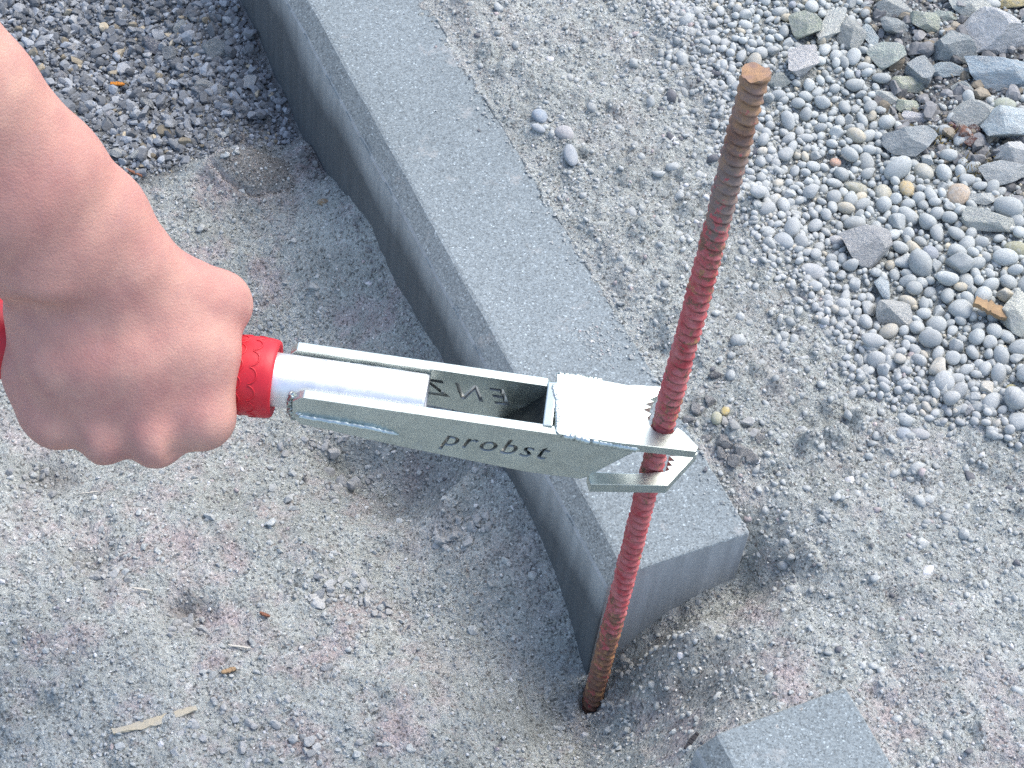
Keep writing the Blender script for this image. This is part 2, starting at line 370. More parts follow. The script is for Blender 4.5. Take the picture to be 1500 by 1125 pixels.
# the hole the stake leaves in the sand
hx, hy = .0009, -.0096; rr = np.hypot(GX-hx+.0012, GY-hy+.0014); H = np.where(rr < .016, np.maximum(H, -.001), H)+.0022*np.exp(-((rr-.012)/.004)**2)*(.6+vnoise(GX, GY, .006, 12))-.009*np.exp(-(rr/.0066)**6)
pt_x, pt_y = g2(372, 236, .02); pt_c, pt_s = math.cos(-VA), math.sin(-VA); pt_u = ((GX-pt_x)*pt_c+(GY-pt_y)*pt_s)/.026; pt_v = (-(GX-pt_x)*pt_s+(GY-pt_y)*pt_c)/.017
H -= .0055*np.exp(-((np.sqrt(pt_u*pt_u+pt_v*pt_v)*(1+.1*vnoise(GX, GY, .012, 31))-1.08)/.07)**2)*sstep(-.1, .6, -pt_v+.25*vnoise(GX, GY, .02, 32))
rough = (1-.75*smooth_patch)
finesand = .45+.55*sstep(-.3, .5, vnoise(GX, GY, .09, 77))
clod = np.clip(fbm(GX, GY, .013, 41, 3), -.2, 1.2)
H = H + inner*(.0035*fbm(GX, GY, .075, 21, 3) + rough*(.0016*fbm(GX, GY, .022, 51, 3) + .0022*np.maximum(clod, 0)*finesand + .0010*fbm(GX, GY, .0058, 61, 3, .6)))
rightside = sstep(.08, .13, GX)*(1-pebz)
H = H + inner*rightside*.0022*np.abs(vnoise(GX, GY, .009, 88))*sstep(-.2, .6, vnoise(GX, GY, .05, 89)+.2+GY)
def domes(n, box, test, rlo, rhi, flat, seed):
    r_ = np.random.default_rng(seed)
    for _ in range(n):
        x, y = r_.uniform(box[0], box[1]), r_.uniform(box[2], box[3])
        if r_.uniform() > test(x, y): continue
        rx = rlo*(rhi/rlo)**(r_.uniform()**1.8); ry = rx*r_.uniform(.6, 1); a = r_.uniform(0, 3.14); hh = min(rx, ry)*flat*r_.uniform(.6, 1.2)
        i0, i1 = np.searchsorted(gx, (x-rx, x+rx)); j0, j1 = np.searchsorted(gy, (y-rx, y+rx)); sl = (slice(i0, i1), slice(j0, j1))
        dx, dy = GX[sl]-x, GY[sl]-y; u = (dx*math.cos(a)+dy*math.sin(a))/rx; v = (-dx*math.sin(a)+dy*math.cos(a))/ry
        d = u*u+v*v; b0 = H[sl]; H[sl] = np.where(d < 1, b0+hh*np.sqrt(np.maximum(1-d, 0))-hh*.18, b0)
def t_right(x, y):
    if x < .09: return 0
    s_ = float(poly_sd(P_PEB, np.array([x]), np.array([y]))[0]); return (.35 if y < .03 else .9)*(s_ > -.005)*(.35+.65*(float(vnoise(x, y, .045, 402)) > -.15))
def t_left(x, y): return .0 if x > -.004 and y > -.01 else float(np.clip(.1+1.3*vnoise(x, y, .06, 403), 0, 1))
domes(4200, (.09, .50, -.17, .55), t_right, .0024, .0085, .66, 404)
domes(3000, (-.34, .05, -.20, .45), t_left, .0018, .0055, .55, 405)
H = H - inner*(pebz*.0010)                                       # bed under the pebbles
ed = np.exp(-(np.maximum(GX-.0848, 0)/.009)**2)*(GX > .06)*sstep(.02, .06, GY)
H = H*(1-.85*ed)+(KT+.0004+.0012*vnoise(GX, GY, .012, 96))*.85*ed
# keep sand from climbing over the two kerb tops except in a thin ragged lip
for ya, yb in ((0.0, 2.0), (-2.0, -.1005)):
    edge = np.minimum(GX-.0, .0848-GX); inside = (edge > .0012) & (GY > ya) & (GY < yb)
    far = np.minimum(.0848-GX, (GY-ya if ya == 0.0 else yb-GY)+(.02 if ya == 0.0 else 0))
    lip = .0075*np.maximum(vnoise(GX, GY, .020, 93)+.05+.6*vnoise(GX, GY, .007, 94)+.3*vnoise(GX, GY, .003, 95), 0)*((GX > .02) if yb < 0 else sstep(.03, .12, GY)*(GX > .05)) + .0015
    film = KT+.0009*np.sqrt(np.clip(1-far/np.maximum(lip, 1e-5), 0, 1))-.0003
    H = np.where(inside, np.where((far < lip) & (GX > .012), np.minimum(film, np.maximum(H, KT-.004)), np.minimum(H, KT-.03)), H)
zone = np.stack([np.zeros_like(H)]*3, -1)
def zblob(ch, px, py, z, r, amt, ex=2):
    x0, y0 = g2(px, py, z); zone[..., ch] = np.maximum(zone[..., ch], amt*np.exp(-(np.hypot(GX-x0, GY-y0)/r)**ex))
for (px, py, z, r, a) in ((1000, 975, .07, .032, .5), (930, 1030, .03, .03, .5), (372, 235, .02, .030, .95), (780, 850, 0, .035, .45), (640, 700, 0, .03, .45), (275, 890, .02, .013, .7), (130, 815, .02, .014, .6), (80, 690, .02, .018, .7), (1000, 850, .09, .02, .3),
                          (470, 240, .01, .018, .7), (700, 640, 0, .03, .4), (600, 470, .0, .03, .25), (1055, 990, .1, .03, .5)): zblob(0, px, py, z, r, a)
zone[..., 0] *= (.55+.45*sstep(-.4, .4, fbm(GX, GY, .012, 15, 3)))
pt_x, pt_y = g2(372, 236, .02); pt_c, pt_s = math.cos(-VA), math.sin(-VA); pt_u = ((GX-pt_x)*pt_c+(GY-pt_y)*pt_s)/.026; pt_v = (-(GX-pt_x)*pt_s+(GY-pt_y)*pt_c)/.017
pt_r = np.sqrt(pt_u*pt_u+pt_v*pt_v)*(1+.1*vnoise(GX, GY, .012, 31)); patty = 1-sstep(.85, 1.1, pt_r); zone[..., 0] = np.maximum(zone[..., 0], patty*.9)
zone[..., 1] = np.clip(crush*.75+rubz*.6+pebz*.14, 0, 1)
zone[..., 1] *= 1-patty; zone[..., 2] = (1-patty)*(1-pebz)*(1-crush)*(.35+.65*sstep(-.3, .4, vnoise(GX, GY, .1, 18)))
zone[..., :2] *= inner[..., None]
zone[..., 2] *= 1-.75*sstep(.05, .12, GY)*(GX > .08)
nx_, ny_ = H.shape
idx = np.arange(nx_*ny_).reshape(nx_, ny_)
Fq = np.stack([idx[:-1, :-1], idx[1:, :-1], idx[1:, 1:], idx[:-1, 1:]], -1).reshape(-1, 4)
gm = mesh_np('ground', np.stack([GX, GY, H], -1).reshape(-1, 3), Fq); color_attr(gm, 'zone', zone.reshape(-1, 3))
ground = tag(link('ground', gm, M['sand']), kind='structure')
def hgt(x, y):
    x = np.atleast_1d(np.asarray(x, float)); y = np.atleast_1d(np.asarray(y, float))
    i = np.clip(np.searchsorted(gx, x)-1, 0, nx_-2); j = np.clip(np.searchsorted(gy, y)-1, 0, ny_-2)
    a = (x-gx[i])/(gx[i+1]-gx[i]); b = (y-gy[j])/(gy[j+1]-gy[j])
    return (H[i, j]*(1-a)+H[i+1, j]*a)*(1-b)+(H[i, j+1]*(1-a)+H[i+1, j+1]*a)*b
def on_ground(px, py, z=.1):
    for _ in range(4): q = at(px, py, z); z = float(hgt(q[0], q[1])[0])
    return np.array([q[0], q[1], z])
def pix(P):
    d = np.asarray(P)-CAM; z = d@FW; return 750+F_PX*(d@R2)/z, 562.5-F_PX*(d@U2)/z

# ------------------------------------------------------------------ kerb stones
def kerb(y0, y1, name, label, seed):
    w, cw, cd, hgtk = .0848, .0112, .0084, .25
    prof = []      # cross-section (x, z below top), closed clockwise, corners slightly rounded
    def seg(a, b, n):
        for t in np.linspace(0, 1, n, endpoint=False): prof.append((a[0]+(b[0]-a[0])*t, a[1]+(b[1]-a[1])*t))
    r = .0012
    seg((0, -hgtk), (0, -cd-r), 30); seg((0, -cd-r), (r*.8, -cd+r*.7), 2); seg((r*.8, -cd+r*.7), (cw-r*.7, -r*.45), 7); seg((cw-r*.7, -r*.45), (cw+r, 0), 2)
    seg((cw+r, 0), (w-r, 0), 36); seg((w-r, 0), (w-r*.3, -r*.3), 1); seg((w-r*.3, -r*.3), (w, -r), 1); seg((w, -r), (w, -hgtk), 30); seg((w, -hgtk), (0, -hgtk), 4)
    P = np.array(prof); n = len(P); kind = np.zeros(n, int)
    ys = np.concatenate([[y0, y0+.0004, y0+.0013], np.linspace(y0+.003, y1-.003, max(int((y1-y0)/.003), 40)), [y1-.0013, y1-.0004, y1]])
    ins = np.concatenate([[.0011, .0004, 0], np.zeros(len(ys)-6), [0, .0004, .0011]])
    V = []
    cxm = np.array([w/2, -hgtk/2])
    for y, k in zip(ys, ins):
        q = P.copy()
        if k: q = q - np.sign(q-np.array([w/2, -hgtk*.5]))*np.minimum(k, np.abs(q-np.array([w/2, -hgtk*.5])))
        V.append(np.column_stack([q[:, 0], np.full(n, y), q[:, 1]+KT]))
    V = np.array(V)
    # small chips along the arrises
    e1 = np.exp(-((V[..., 0]-.0)**2+(V[..., 2]-KT+cd)**2)/.0022**2); e2 = np.exp(-((V[..., 0]-w)**2+(V[..., 2]-KT)**2)/.0022**2)
    ch = np.maximum(vnoise(V[..., 1], V[..., 1]*0, .006, seed)-.35, 0)*.0016
    V[..., 0] += e1*ch - e2*ch; V[..., 2] -= (e1+e2)*ch*.7
    V[..., 2] += .0003*vnoise(V[..., 0], V[..., 1], .02, seed+3); V[..., 0] += .0004*vnoise(V[..., 2], V[..., 1], .03, seed+4)
    m = len(ys); id_ = np.arange(m*n).reshape(m, n); nxt = np.roll(id_, -1, axis=1)
    F4 = np.stack([id_[:-1], id_[1:], nxt[1:], nxt[:-1]], -1).reshape(-1, 4)
    me = mesh_np(name, V.reshape(-1, 3), F4)
    import bmesh
    bm = bmesh.new(); bm.from_mesh(me); bm.verts.ensure_lookup_table()
    for row, flip in ((0, False), (m-1, True)):      # end caps as a fan of strips left-right
        vs = [bm.verts[i] for i in (id_[row] if not flip else id_[row][::-1])]
        bm.faces.new(vs)
    bmesh.ops.recalc_face_normals(bm, faces=bm.faces); bm.to_mesh(me); bm.free()
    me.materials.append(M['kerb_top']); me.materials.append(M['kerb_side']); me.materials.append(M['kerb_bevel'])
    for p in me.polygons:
        p.material_index = (2 if p.center.x < cw-.0006 and p.center.x > .0007 else 0) if p.normal.z > .45 else 1  # bevel: darker copy of the top, its shade put into the colour
        p.use_smooth = False
    o = link(name, me); tag(o, label, 'kerb stone', 'concrete kerb stones set in a line'); return o
kerb(0.0, 1.0, 'kerb_stone', 'long grey concrete kerb stone running up from the stake to the top edge', 3)
k2 = kerb(-1.1, -.1005, 'kerb_stone', 'second grey kerb stone half buried in sand at the bottom edge', 13)

# ------------------------------------------------------------------ stake (ribbed bar)
def build_rebar():
    zb, zt, R = -.16, .4653, .0049; nz, nt = 1150, 56
    zs = np.linspace(zb, zt, nz); th = np.linspace(0, 2*math.pi, nt, endpoint=False); Z, T = np.meshgrid(zs, th, indexing='ij')
    rad = np.full(Z.shape, R); rib_shade = np.zeros(Z.shape)
    pitch = .0054
    for side in (0, 1):
        tt = (T-side*math.pi) % (2*math.pi); crescent = np.clip(np.sin(tt), 0, 1)**.7*(tt < math.pi)
        ph = ((Z + (tt-math.pi/2)*.0011 + side*pitch*.5)/pitch) % 1.0; rib = np.exp(-((ph-.5)/.15)**2)
        rad += .0011*crescent*rib; rib_shade = np.maximum(rib_shade, np.exp(-((ph-.22)/.11)**2)*np.clip(crescent*1.6-.2, 0, 1))
    rad += .0005*np.exp(-(((T+.3) % math.pi-.3)/.16)**2)
    pit = fbm(T*R*1.0, Z, .0022, 71, 3)*.00013 + fbm(T*R, Z, .012, 72, 2)*.00010; rad += pit*2.2
    tipn = np.clip((Z-(zt-.004))/.004, 0, 1); rad += tipn*(.0004+.0005*vnoise(T*2, T*0, .7, 4)) 
    x0, y0 = .00093, -.00957
    bx = x0+.00393*(Z/zt) + .0004*np.sin(Z*21); by = y0-.0009*(Z/zt)
    V = np.stack([bx+rad*np.cos(T), by+rad*np.sin(T), Z + tipn*.0016*vnoise(T*.9, T*0, .6, 9)], -1).reshape(-1, 3)
    I = np.arange(nz*nt).reshape(nz, nt); J = np.roll(I, -1, 1)
    F4 = np.stack([I[:-1], J[:-1], J[1:], I[1:]], -1).reshape(-1, 4)
    top = V[-nt:].copy(); V = np.vstack([V, top]); I2 = np.arange(nz*nt, nz*nt+nt); c = len(V); V = np.vstack([V, [bx[-1, 0], by[-1, 0], zt-.0004]])
    me = bpy.data.meshes.new('rebar_stake'); me.from_pydata(V.tolist(), [], F4.tolist()+[(int(a), int(b), c) for a, b in zip(I2, np.roll(I2, -1))])
    me.polygons.foreach_set('use_smooth', np.ones(len(me.polygons), bool)); me.update()
    color_attr(me, 'rib_shade', np.repeat(np.append(rib_shade.ravel(), np.zeros(nt+1))[:, None], 3, 1))
    return tag(link('rebar_stake', me, M['rebar']), 'rusty ribbed steel bar with worn red paint driven in at the kerb end', 'stake')
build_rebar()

# ------------------------------------------------------------------ nail puller (the tool)
EU, EV = _r.copy(), np.array([math.sin(YAW), math.cos(YAW), 0.0])
TZ = .2500                                             # top of the fork's side plates
HOLE = np.array([.00093+.00393*.535, -.00957-.0009*.535, 0.0])
tool = bpy.data.objects.new('nail_puller', None); COL.objects.link(tool)
tool.matrix_world = Matrix(((EU[0], EV[0], 0, HOLE[0]), (EU[1], EV[1], 0, HOLE[1]), (0, 0, 1, TZ), (0, 0, 0, 1)))
tool.empty_display_size = .02
tag(tool, 'galvanised steel stake puller with forked head and red rubber grip', 'tool')
import bmesh
def prism(name, pts, z0, z1, mat, plane='uv', bevel=.0005, parent=tool):
    """outline in mm, extruded between z0 and z1 (mm); plane 'uv' horizontal, 'uw' upright (extruded along v)"""
    bm = bmesh.new(); k = .001
    mk = (lambda a, b, h: (a*k, b*k, h*k)) if plane == 'uv' else (lambda a, b, h: (a*k, h*k, b*k))
    lo = [bm.verts.new(mk(a, b, z0)) for a, b in pts]; hi = [bm.verts.new(mk(a, b, z1)) for a, b in pts]
    bm.faces.new(lo); bm.faces.new(hi)
    for i in range(len(pts)): bm.faces.new((lo[i], lo[(i+1) % len(pts)], hi[(i+1) % len(pts)], hi[i]))
    bmesh.ops.recalc_face_normals(bm, faces=bm.faces)
    if bevel: bmesh.ops.bevel(bm, geom=list(bm.edges), offset=bevel, segments=2, affect='EDGES', profile=.6)
    me = bpy.data.meshes.new(name); bm.to_mesh(me); bm.free()
    return link(name, me, mat, parent)
def text_mesh(s, size, spacing, shear, offset):
    cu = bpy.data.curves.new('t', 'FONT'); cu.body = s; cu.size = size; cu.shear = shear; cu.space_character = spacing; cu.offset = offset; cu.resolution_u = 3; cu.extrude = .010
    cu.align_x = 'CENTER'; cu.align_y = 'CENTER'
    o = bpy.data.objects.new('t', cu); COL.objects.link(o); dg = bpy.context.evaluated_depsgraph_get(); dg.update()
    me = bpy.data.meshes.new_from_object(o.evaluated_get(dg)); bpy.data.objects.remove(o); return me
def cut(target, me, mtx):
    c = bpy.data.objects.new('cutter', me); COL.objects.link(c); c.matrix_world = target.matrix_world @ mtx if False else mtx
    sv_parent = target.parent; target.parent = None
    md = target.modifiers.new('b', 'BOOLEAN'); md.operation = 'DIFFERENCE'; md.object = c; md.solver = 'EXACT'; md.use_hole_tolerant = True; md.material_mode = 'TRANSFER'; me.materials.clear(); me.materials.append(M['cut'])  # letter walls coloured darker, for the shade inside the cut-outs
    dg = bpy.context.evaluated_depsgraph_get(); dg.update(); new = bpy.data.meshes.new_from_object(target.evaluated_get(dg))
    target.modifiers.clear(); target.data = new; target.parent = sv_parent; bpy.data.objects.remove(c)
VC = 1.2                                               # the tool's middle plane
# side plates: outline in (u, w)
near_out = [(-167, -1), (-165, 0), (-47, 0), (-44, -2.5), (-12, -4.0), (-14, -7), (-26, -22), (-30, -28), (-34, -31.0), (-60, -31.5), (-120, -26), (-160, -20.5), (-167, -19), (-170, -15), (-170, -4)]
near_plate = prism('side_plate', near_out, VC-16.2, VC-11.2, M['galv'], 'uw')
far_out = [(-176, -4), (-173, 0), (-56, 0), (-52, -3), (-30, -5), (-30, -28), (-60, -31), (-120, -26), (-170, -14), (-176, -9)]
far_plate = prism('side_plate', far_out, VC+11.2, VC+16.2, M['galv'], 'uw')
tp = text_mesh('probst', .0160, 1.16, .34, .00018)
cut(near_plate, tp, Matrix.Translation((-.0765, (VC-13.7)*.001, -.0150)) @ Matrix.Rotation(math.radians(90), 4, 'X'))
te = text_mesh('ENZ', .0160, 1.55, .34, .00030)
cut(far_plate, te, Matrix.Translation((-.0905, (VC+13.7)*.001, -.0135)) @ Matrix.Rotation(math.pi, 4, 'Z') @ Matrix.Rotation(math.radians(90), 4, 'X'))
near_plate['label'] = 'near side plate with cut-out lettering'; far_plate['label'] = 'far side plate with cut-out letters seen mirrored'
# slanted inner web closing the fork
prism('web_plate', [(-55, -1.0), (-50.5, -1.0), (-52, -10), (-70, -31), (-76, -31), (-57, -8)], VC-11.1, VC+11.1, M['dark'], 'uw', .0003)  # web coloured near black all over
prism('web_edge', [(-55.5, 0.6), (-51, 1.2), (-49.5, -6), (-53.5, -8)], VC-12.6, VC+13.5, M['galv'], 'uw', .0006)
# upper jaw with its toothed slot, the tip prong in front of the bar
up = [(-52, 19.5), (-44, 20.6), (-18, 19.0), (-16, 19.8), (-3, 21.0), (-4.4, 15), (-7.5, 12.6), (-5.6, 11.4), (-9.6, 9.4), (-6.6, 8.0), (-10.2, 5.8), (-6.4, 4.2), (-8.0, 1.5), (-6.6, -2.5), (-4.2, -5.6), (0, -6.9), (3.8, -5.6), (5.8, -1.6), (9, -3.6), (16.2, -11.0), (15.2, -14.2), (-20, -15.6), (-47.5, -15.4), (-49, -14)]
prism('upper_jaw', up, -3.8, 1.2, M['galv'], 'uv', .00035)
low = [(-29, -18.6), (6.8, -13.0), (20, 9.0), (15.5, 12.5), (5, 11), (10.8, 8.6), (7.2, 7.8), (10.2, 5.4), (6.4, 4.7), (9.2, 2.3), (6.0, 1.6), (8.2, -.8), (5.7, -1.5), (7.0, -3.6), (4.4, -5.2), (1.0, -5.8), (-3, -7.2), (-12, -9.0), (-27, -11.0), (-31, -13)]
prism('lower_jaw', low, -35.0, -29.0, M['galv'], 'uv', .00035)
# handle tube and grip, revolved about u
def lathe(name, prof, mat, parent=tool, segs=64, squash=None):
    V, Fc = [], []; n = len(prof)
    for (u, r) in prof:
        for k in range(segs):
            a = 2*math.pi*k/segs; V.append((u*.001, (VC+r*math.cos(a))*.001, (AXZ+r*math.sin(a))*.001))
    for i in range(n-1):
        for k in range(segs):
            k2_ = (k+1) % segs; Fc.append((i*segs+k, i*segs+k2_, (i+1)*segs+k2_, (i+1)*segs+k))
    me = bpy.data.meshes.new(name); me.from_pydata(V, [], Fc); me.polygons.foreach_set('use_smooth', np.ones(len(Fc), bool)); me.update()
    return link(name, me, mat, parent)
AXZ = -10.0
lathe('handle_tube', [(-420, 12.6), (-111.6, 12.6), (-110.4, 12.3), (-110, 11.7), (-110, 10.6), (-111, 10.2), (-150, 10.2)], M['tube'])
gp = [(-184.0, 13.0), (-182.0, 13.6), (-180.8, 15.0), (-180.3, 16.6), (-180.5, 17.6), (-181.6, 18.3), (-185, 18.8), (-197, 18.5), (-206, 17.7), (-214, 16.8), (-240, 16.4), (-270, 16.8), (-293, 16.6), (-303, 17.4), (-311, 19.2), (-316, 20.0), (-322, 19.5), (-326, 17.5), (-328, 14), (-328.5, 0.01)]
grip = lathe('grip', gp, M['rubber'], segs=96)
def tube_on_grip(pts, rad, name='tread_rib'):
    """raised curved rib lying on the grip; pts are (u, angle, radius) in mm / radians"""
    V, Fc = [], []; n = len(pts); m = 6
    P = [np.array([u, VC+r*math.cos(a), AXZ+r*math.sin(a)]) for u, a, r in pts]
    for i in range(n):
        t = P[min(i+1, n-1)]-P[max(i-1, 0)]; t /= np.linalg.norm(t); rn = P[i]-np.array([P[i][0], VC, AXZ]); rn /= np.linalg.norm(rn); b = np.cross(t, rn)
        for k in range(m):
            a = 2*math.pi*k/m; V.append(tuple((P[i]+rad*(math.cos(a)*b+math.sin(a)*rn*.6))*.001))
    for i in range(n-1):
        for k in range(m): Fc.append((i*m+k, i*m+(k+1) % m, (i+1)*m+(k+1) % m, (i+1)*m+k))
    me = bpy.data.meshes.new(name); me.from_pydata(V, [], Fc); me.polygons.foreach_set('use_smooth', np.ones(len(Fc), bool)); me.update()
    return link(name, me, M['rubber'], grip)
def grip_r(u):
    us = [p[0] for p in gp[5:-1]][::-1]; rs = [p[1] for p in gp[5:-1]][::-1]; return float(np.interp(u, us, rs))
for k in range(14):
    a0 = k*2*math.pi/14
    for row, (uc, off) in enumerate(((-189.5, 0.0), (-196.5, .5), (-203.5, 0.0))):
        pts = []
        for t in np.linspace(-1.25, 1.25, 9):
            u = uc+3.4*math.cos(t*1.3)-1.2; a = a0+off*2*math.pi/14+.21*math.sin(t*1.15); pts.append((u, a, grip_r(u)+.12))
        tube_on_grip(pts, .42)
# weld beads: lumpy rods along the joints
def weld(path, rad, seed, name='weld_bead'):
    P = np.array(path, float); n = 60; L = np.linspace(0, len(P)-1, n); C_ = np.stack([np.interp(L, range(len(P)), P[:, i]) for i in range(3)], 1)
    V, Fc, m = [], [], 9; r_ = np.random.default_rng(seed); C_ += r_.normal(size=C_.shape)*.14
    for i in range(n):
        t = C_[min(i+1, n-1)]-C_[max(i-1, 0)]; t /= np.linalg.norm(t); a = np.cross(t, (0, 0, 1.0)); a /= np.linalg.norm(a); b = np.cross(a, t)
        rr_ = rad*(1+.10*math.sin(i*2.3)+.10*r_.normal())*min(1, .35+min(i, n-1-i)*.2)
        for k in range(m):
            an = 2*math.pi*k/m; V.append(tuple((C_[i]+rr_*(math.cos(an)*a+math.sin(an)*b))*.001))
    for i in range(n-1):
        for k in range(m): Fc.append((i*m+k, i*m+(k+1) % m, (i+1)*m+(k+1) % m, (i+1)*m+k))
    me = bpy.data.meshes.new(name); me.from_pydata(V, [], Fc); me.polygons.foreach_set('use_smooth', np.ones(len(Fc), bool)); me.update()
    return link(name, me, M['galv'], tool)
weld([(-170, VC-13.5, -11.5), (-166, VC-16.6, -13.5), (-150, VC-17, -13.5), (-132, VC-16.8, -14.5), (-120, VC-16.2, -17.5)], 1.5, 1)
weld([(-168, VC-14, -20), (-150, VC-14.5, -21.0), (-130, VC-14.6, -24)], 1.6, 2)
weld([(-47, VC-16.0, -.2), (-35, VC-16.5, -.6), (-22, VC-16.3, -1.6), (-10, VC-16.0, -2.4)], 1.7, 3)
weld([(-170.5, VC-12, -3), (-171.5, VC-13.0, -8), (-171, VC-14, -14), (-169.5, VC-14, -19)], 1.6, 4)
weld([(-53, VC+12, .4), (-50.5, VC+3, .7), (-49.5, VC-6, .8), (-48.5, VC-13, .6)], 1.1, 5)
weld([(-52, 20.2, -.5), (-42, 20.8, -.2), (-30, 20.4, -.4)], 1.3, 6)
weld([(-175, VC+12, -8), (-150, VC+11.6, -4.5), (-120, VC+11.4, -4.5)], 1.1, 7)

# ------------------------------------------------------------------ hand and forearm: one skin surface grown from a distance field
HD = float((HOLE+np.array([0, 0, TZ])+EU*(-.245)+np.array([0, 0, AXZ*.001])-CAM) @ FW)        # depth of the handle axis at the fist
HORG = at_depth(200, 526, HD)
HB = np.array([R2, U2, -FW])                              # local frame of the fist (mm)
def hp(px, py, z):
    return HB @ (at_depth(px, py, HD-z*.001)-HORG)*1000
def build_arm():
    h = 1.6
    lo = np.array([-175.0, -75, -62]); hi = np.array([70.0, 215, 195]); n = ((hi-lo)/h).astype(int)
    ax = [lo[i]+h*np.arange(n[i]) for i in range(3)]
    D = np.full(tuple(n), 60.0, np.float32)
    def region(a, b, pad):
        s = []
        for i in range(3):
            l = max(int((min(a[i], b[i])-pad-lo[i])/h), 0); u = min(int((max(a[i], b[i])+pad-lo[i])/h)+2, n[i]); s.append(slice(l, max(u, l+1)))
        return tuple(s)
    def smin(a, b, k):
        q = np.maximum(k-np.abs(a-b), 0)/k; return np.minimum(a, b)-q*q*k*.25
    def cap(A, B, ra, rb, k=6.0, sub=False):
        nonlocal D
        A, B = np.array(A), np.array(B); pad = max(ra, rb)+22; s = region(A, B, pad)
        X, Y, Z = np.meshgrid(ax[0][s[0]], ax[1][s[1]], ax[2][s[2]], indexing='ij', sparse=True)
        e = B-A; L = max(e@e, 1e-6); t = np.clip(((X-A[0])*e[0]+(Y-A[1])*e[1]+(Z-A[2])*e[2])/L, 0, 1)
        d = np.sqrt((X-A[0]-t*e[0])**2+(Y-A[1]-t*e[1])**2+(Z-A[2]-t*e[2])**2)-(ra+(rb-ra)*t)
        if sub: D[s] = -smin(-D[s], d, k)
        else: D[s] = smin(D[s], d, k)
    # fore-arm: radius and ulna side by side
    ctr = [hp(138, 402, 40), hp(100, 352, 52), hp(36, 275, 74), hp(-60, 155, 104), hp(-330, -180, 178)]
    side = np.array([.78, .62, -.05]); side /= np.linalg.norm(side)
    wid = [15, 14.5, 13, 12, 14]; rad = [21, 22.6, 22.6, 21.2, 24.5]
    for sgn in (-1, 1):
        for i in range(4):
            cap(ctr[i]+side*sgn*wid[i], ctr[i+1]+side*sgn*wid[i+1], rad[i], rad[i+1], 8)
    for i in range(4): cap(ctr[i], ctr[i+1], rad[i]+1, rad[i+1]+1, 10)
    cap(hp(82, 432, 55), hp(74, 424, 58), 10.5, 10, 9)                       # head of the ulna
    # carpus
    cap(hp(168, 402, 32), hp(66, 440, 30), 17, 15, 10)
    mcp = dict(index=hp(296, 616, 16), middle=hp(228, 641, 20), ring=hp(152, 639, 18), little=hp(86, 620, 12))
    base = dict(index=hp(182, 420, 34), middle=hp(146, 425, 36), ring=hp(110, 432, 35), little=hp(74, 442, 31))
    rm = dict(index=(14, 11.6), middle=(14.5, 12.0), ring=(13.5, 11.2), little=(13, 10.3))
    mids = {}
    for f in mcp:
        mid = (base[f]+mcp[f])/2+np.array([0, 0, 3.0]); mids[f] = mid
        cap(base[f], mid, rm[f][0], rm[f][1]+1.2, 14); cap(mid, mcp[f], rm[f][1]+1.2, rm[f][1], 11)
    names = ['index', 'middle', 'ring', 'little']
    for a, b in zip(names, names[1:]):                                        # flesh between the metacarpals
        cap(mids[a]*.55+mids[b]*.45-np.array([0, 0, 2]), mcp[a]*.42+mcp[b]*.42+(mids[a]+mids[b])*.08-np.array([0, -3, 3.5]), 12.6, 10.0, 11)
    for f, r in zip(names, (12.8, 13.2, 12.3, 11.2)):                         # knuckle heads
        cap(mcp[f]+np.array([0, 0, .5]), mcp[f]+np.array([0, 1.5, 0]), r, r*.95, 6)
    # heel of the hand and little-finger pad
    cap(hp(62, 465, 22), hp(52, 548, 10), 14.5, 13.0, 12); cap(hp(52, 548, 10), hp(64, 602, 8), 13, 11.6, 10); cap(hp(90, 470, 18), hp(150, 500, 22), 16, 14, 12)
    cap(hp(90, 520, 26), hp(250, 520, 24), 12, 12, 12)
    # fingers wrapped under the grip
    pip = dict(index=hp(300, 612, -20), middle=hp(232, 624, -20), ring=hp(158, 612, -20), little=hp(84, 588, -20))
    dip = dict(index=hp(300, 560, -33), middle=hp(234, 560, -34), ring=hp(162, 548, -34), little=hp(92, 536, -32))
    tip = dict(index=hp(298, 505, -28), middle=hp(232, 498, -29), ring=hp(164, 488, -29), little=hp(98, 480, -27))
    fr = dict(index=(11.2, 9.6, 8.6, 7.6), middle=(11.6, 9.8, 8.8, 7.8), ring=(10.8, 9.2, 8.3, 7.4), little=(9.8, 8.2, 7.4, 6.6))
    for f in names:
        cap(mcp[f], pip[f], fr[f][0], fr[f][1], 3.0); cap(pip[f], dip[f], fr[f][1], fr[f][2], 2.0); cap(dip[f], tip[f], fr[f][2], fr[f][3], 2.0)
    # thumb: metacarpal towards the fork, then folded under the grip
    tm = hp(323, 444, 12); cap(hp(196, 388, 42), hp(300, 436, 18), 14, 12, 12)
    cap(hp(176, 402, 28), tm, 18, 12.4, 10); cap(tm, tm+np.array([1, -1.5, -2]), 12.7, 12.2, 6)
    cap(tm, hp(326, 476, -18), 12.0, 9.8, 6); cap(hp(326, 476, -18), hp(262, 535, -45), 9.8, 7.6, 2.5)
    cap(hp(255, 450, 24), hp(300, 520, 18), 15, 14.2, 12); cap(hp(300, 520, 18), hp(299, 600, 15), 13.8, 12.4, 10)   # muscle between thumb and index
    cap(hp(215, 430, 32), hp(262, 500, 27), 13, 12, 10)
    # shallow valleys between the knuckles
    for a, b in zip(names, names[1:]):
        v = (mcp[a]+mcp[b])/2+np.array([0, -11.5, 8.0]); cap(v+np.array([0, -2.0, 0]), v+np.array([0, 9, 10.5]), 3.2, 1.6, 7, sub=True)
    cap(hp(40, 470, 60), hp(130, 484, 62), 7, 6, 14, sub=True)                # crease where the wrist bends back
    # surface nets
    S = D < 0
    c = np.zeros(tuple(np.array(S.shape)-1), int)
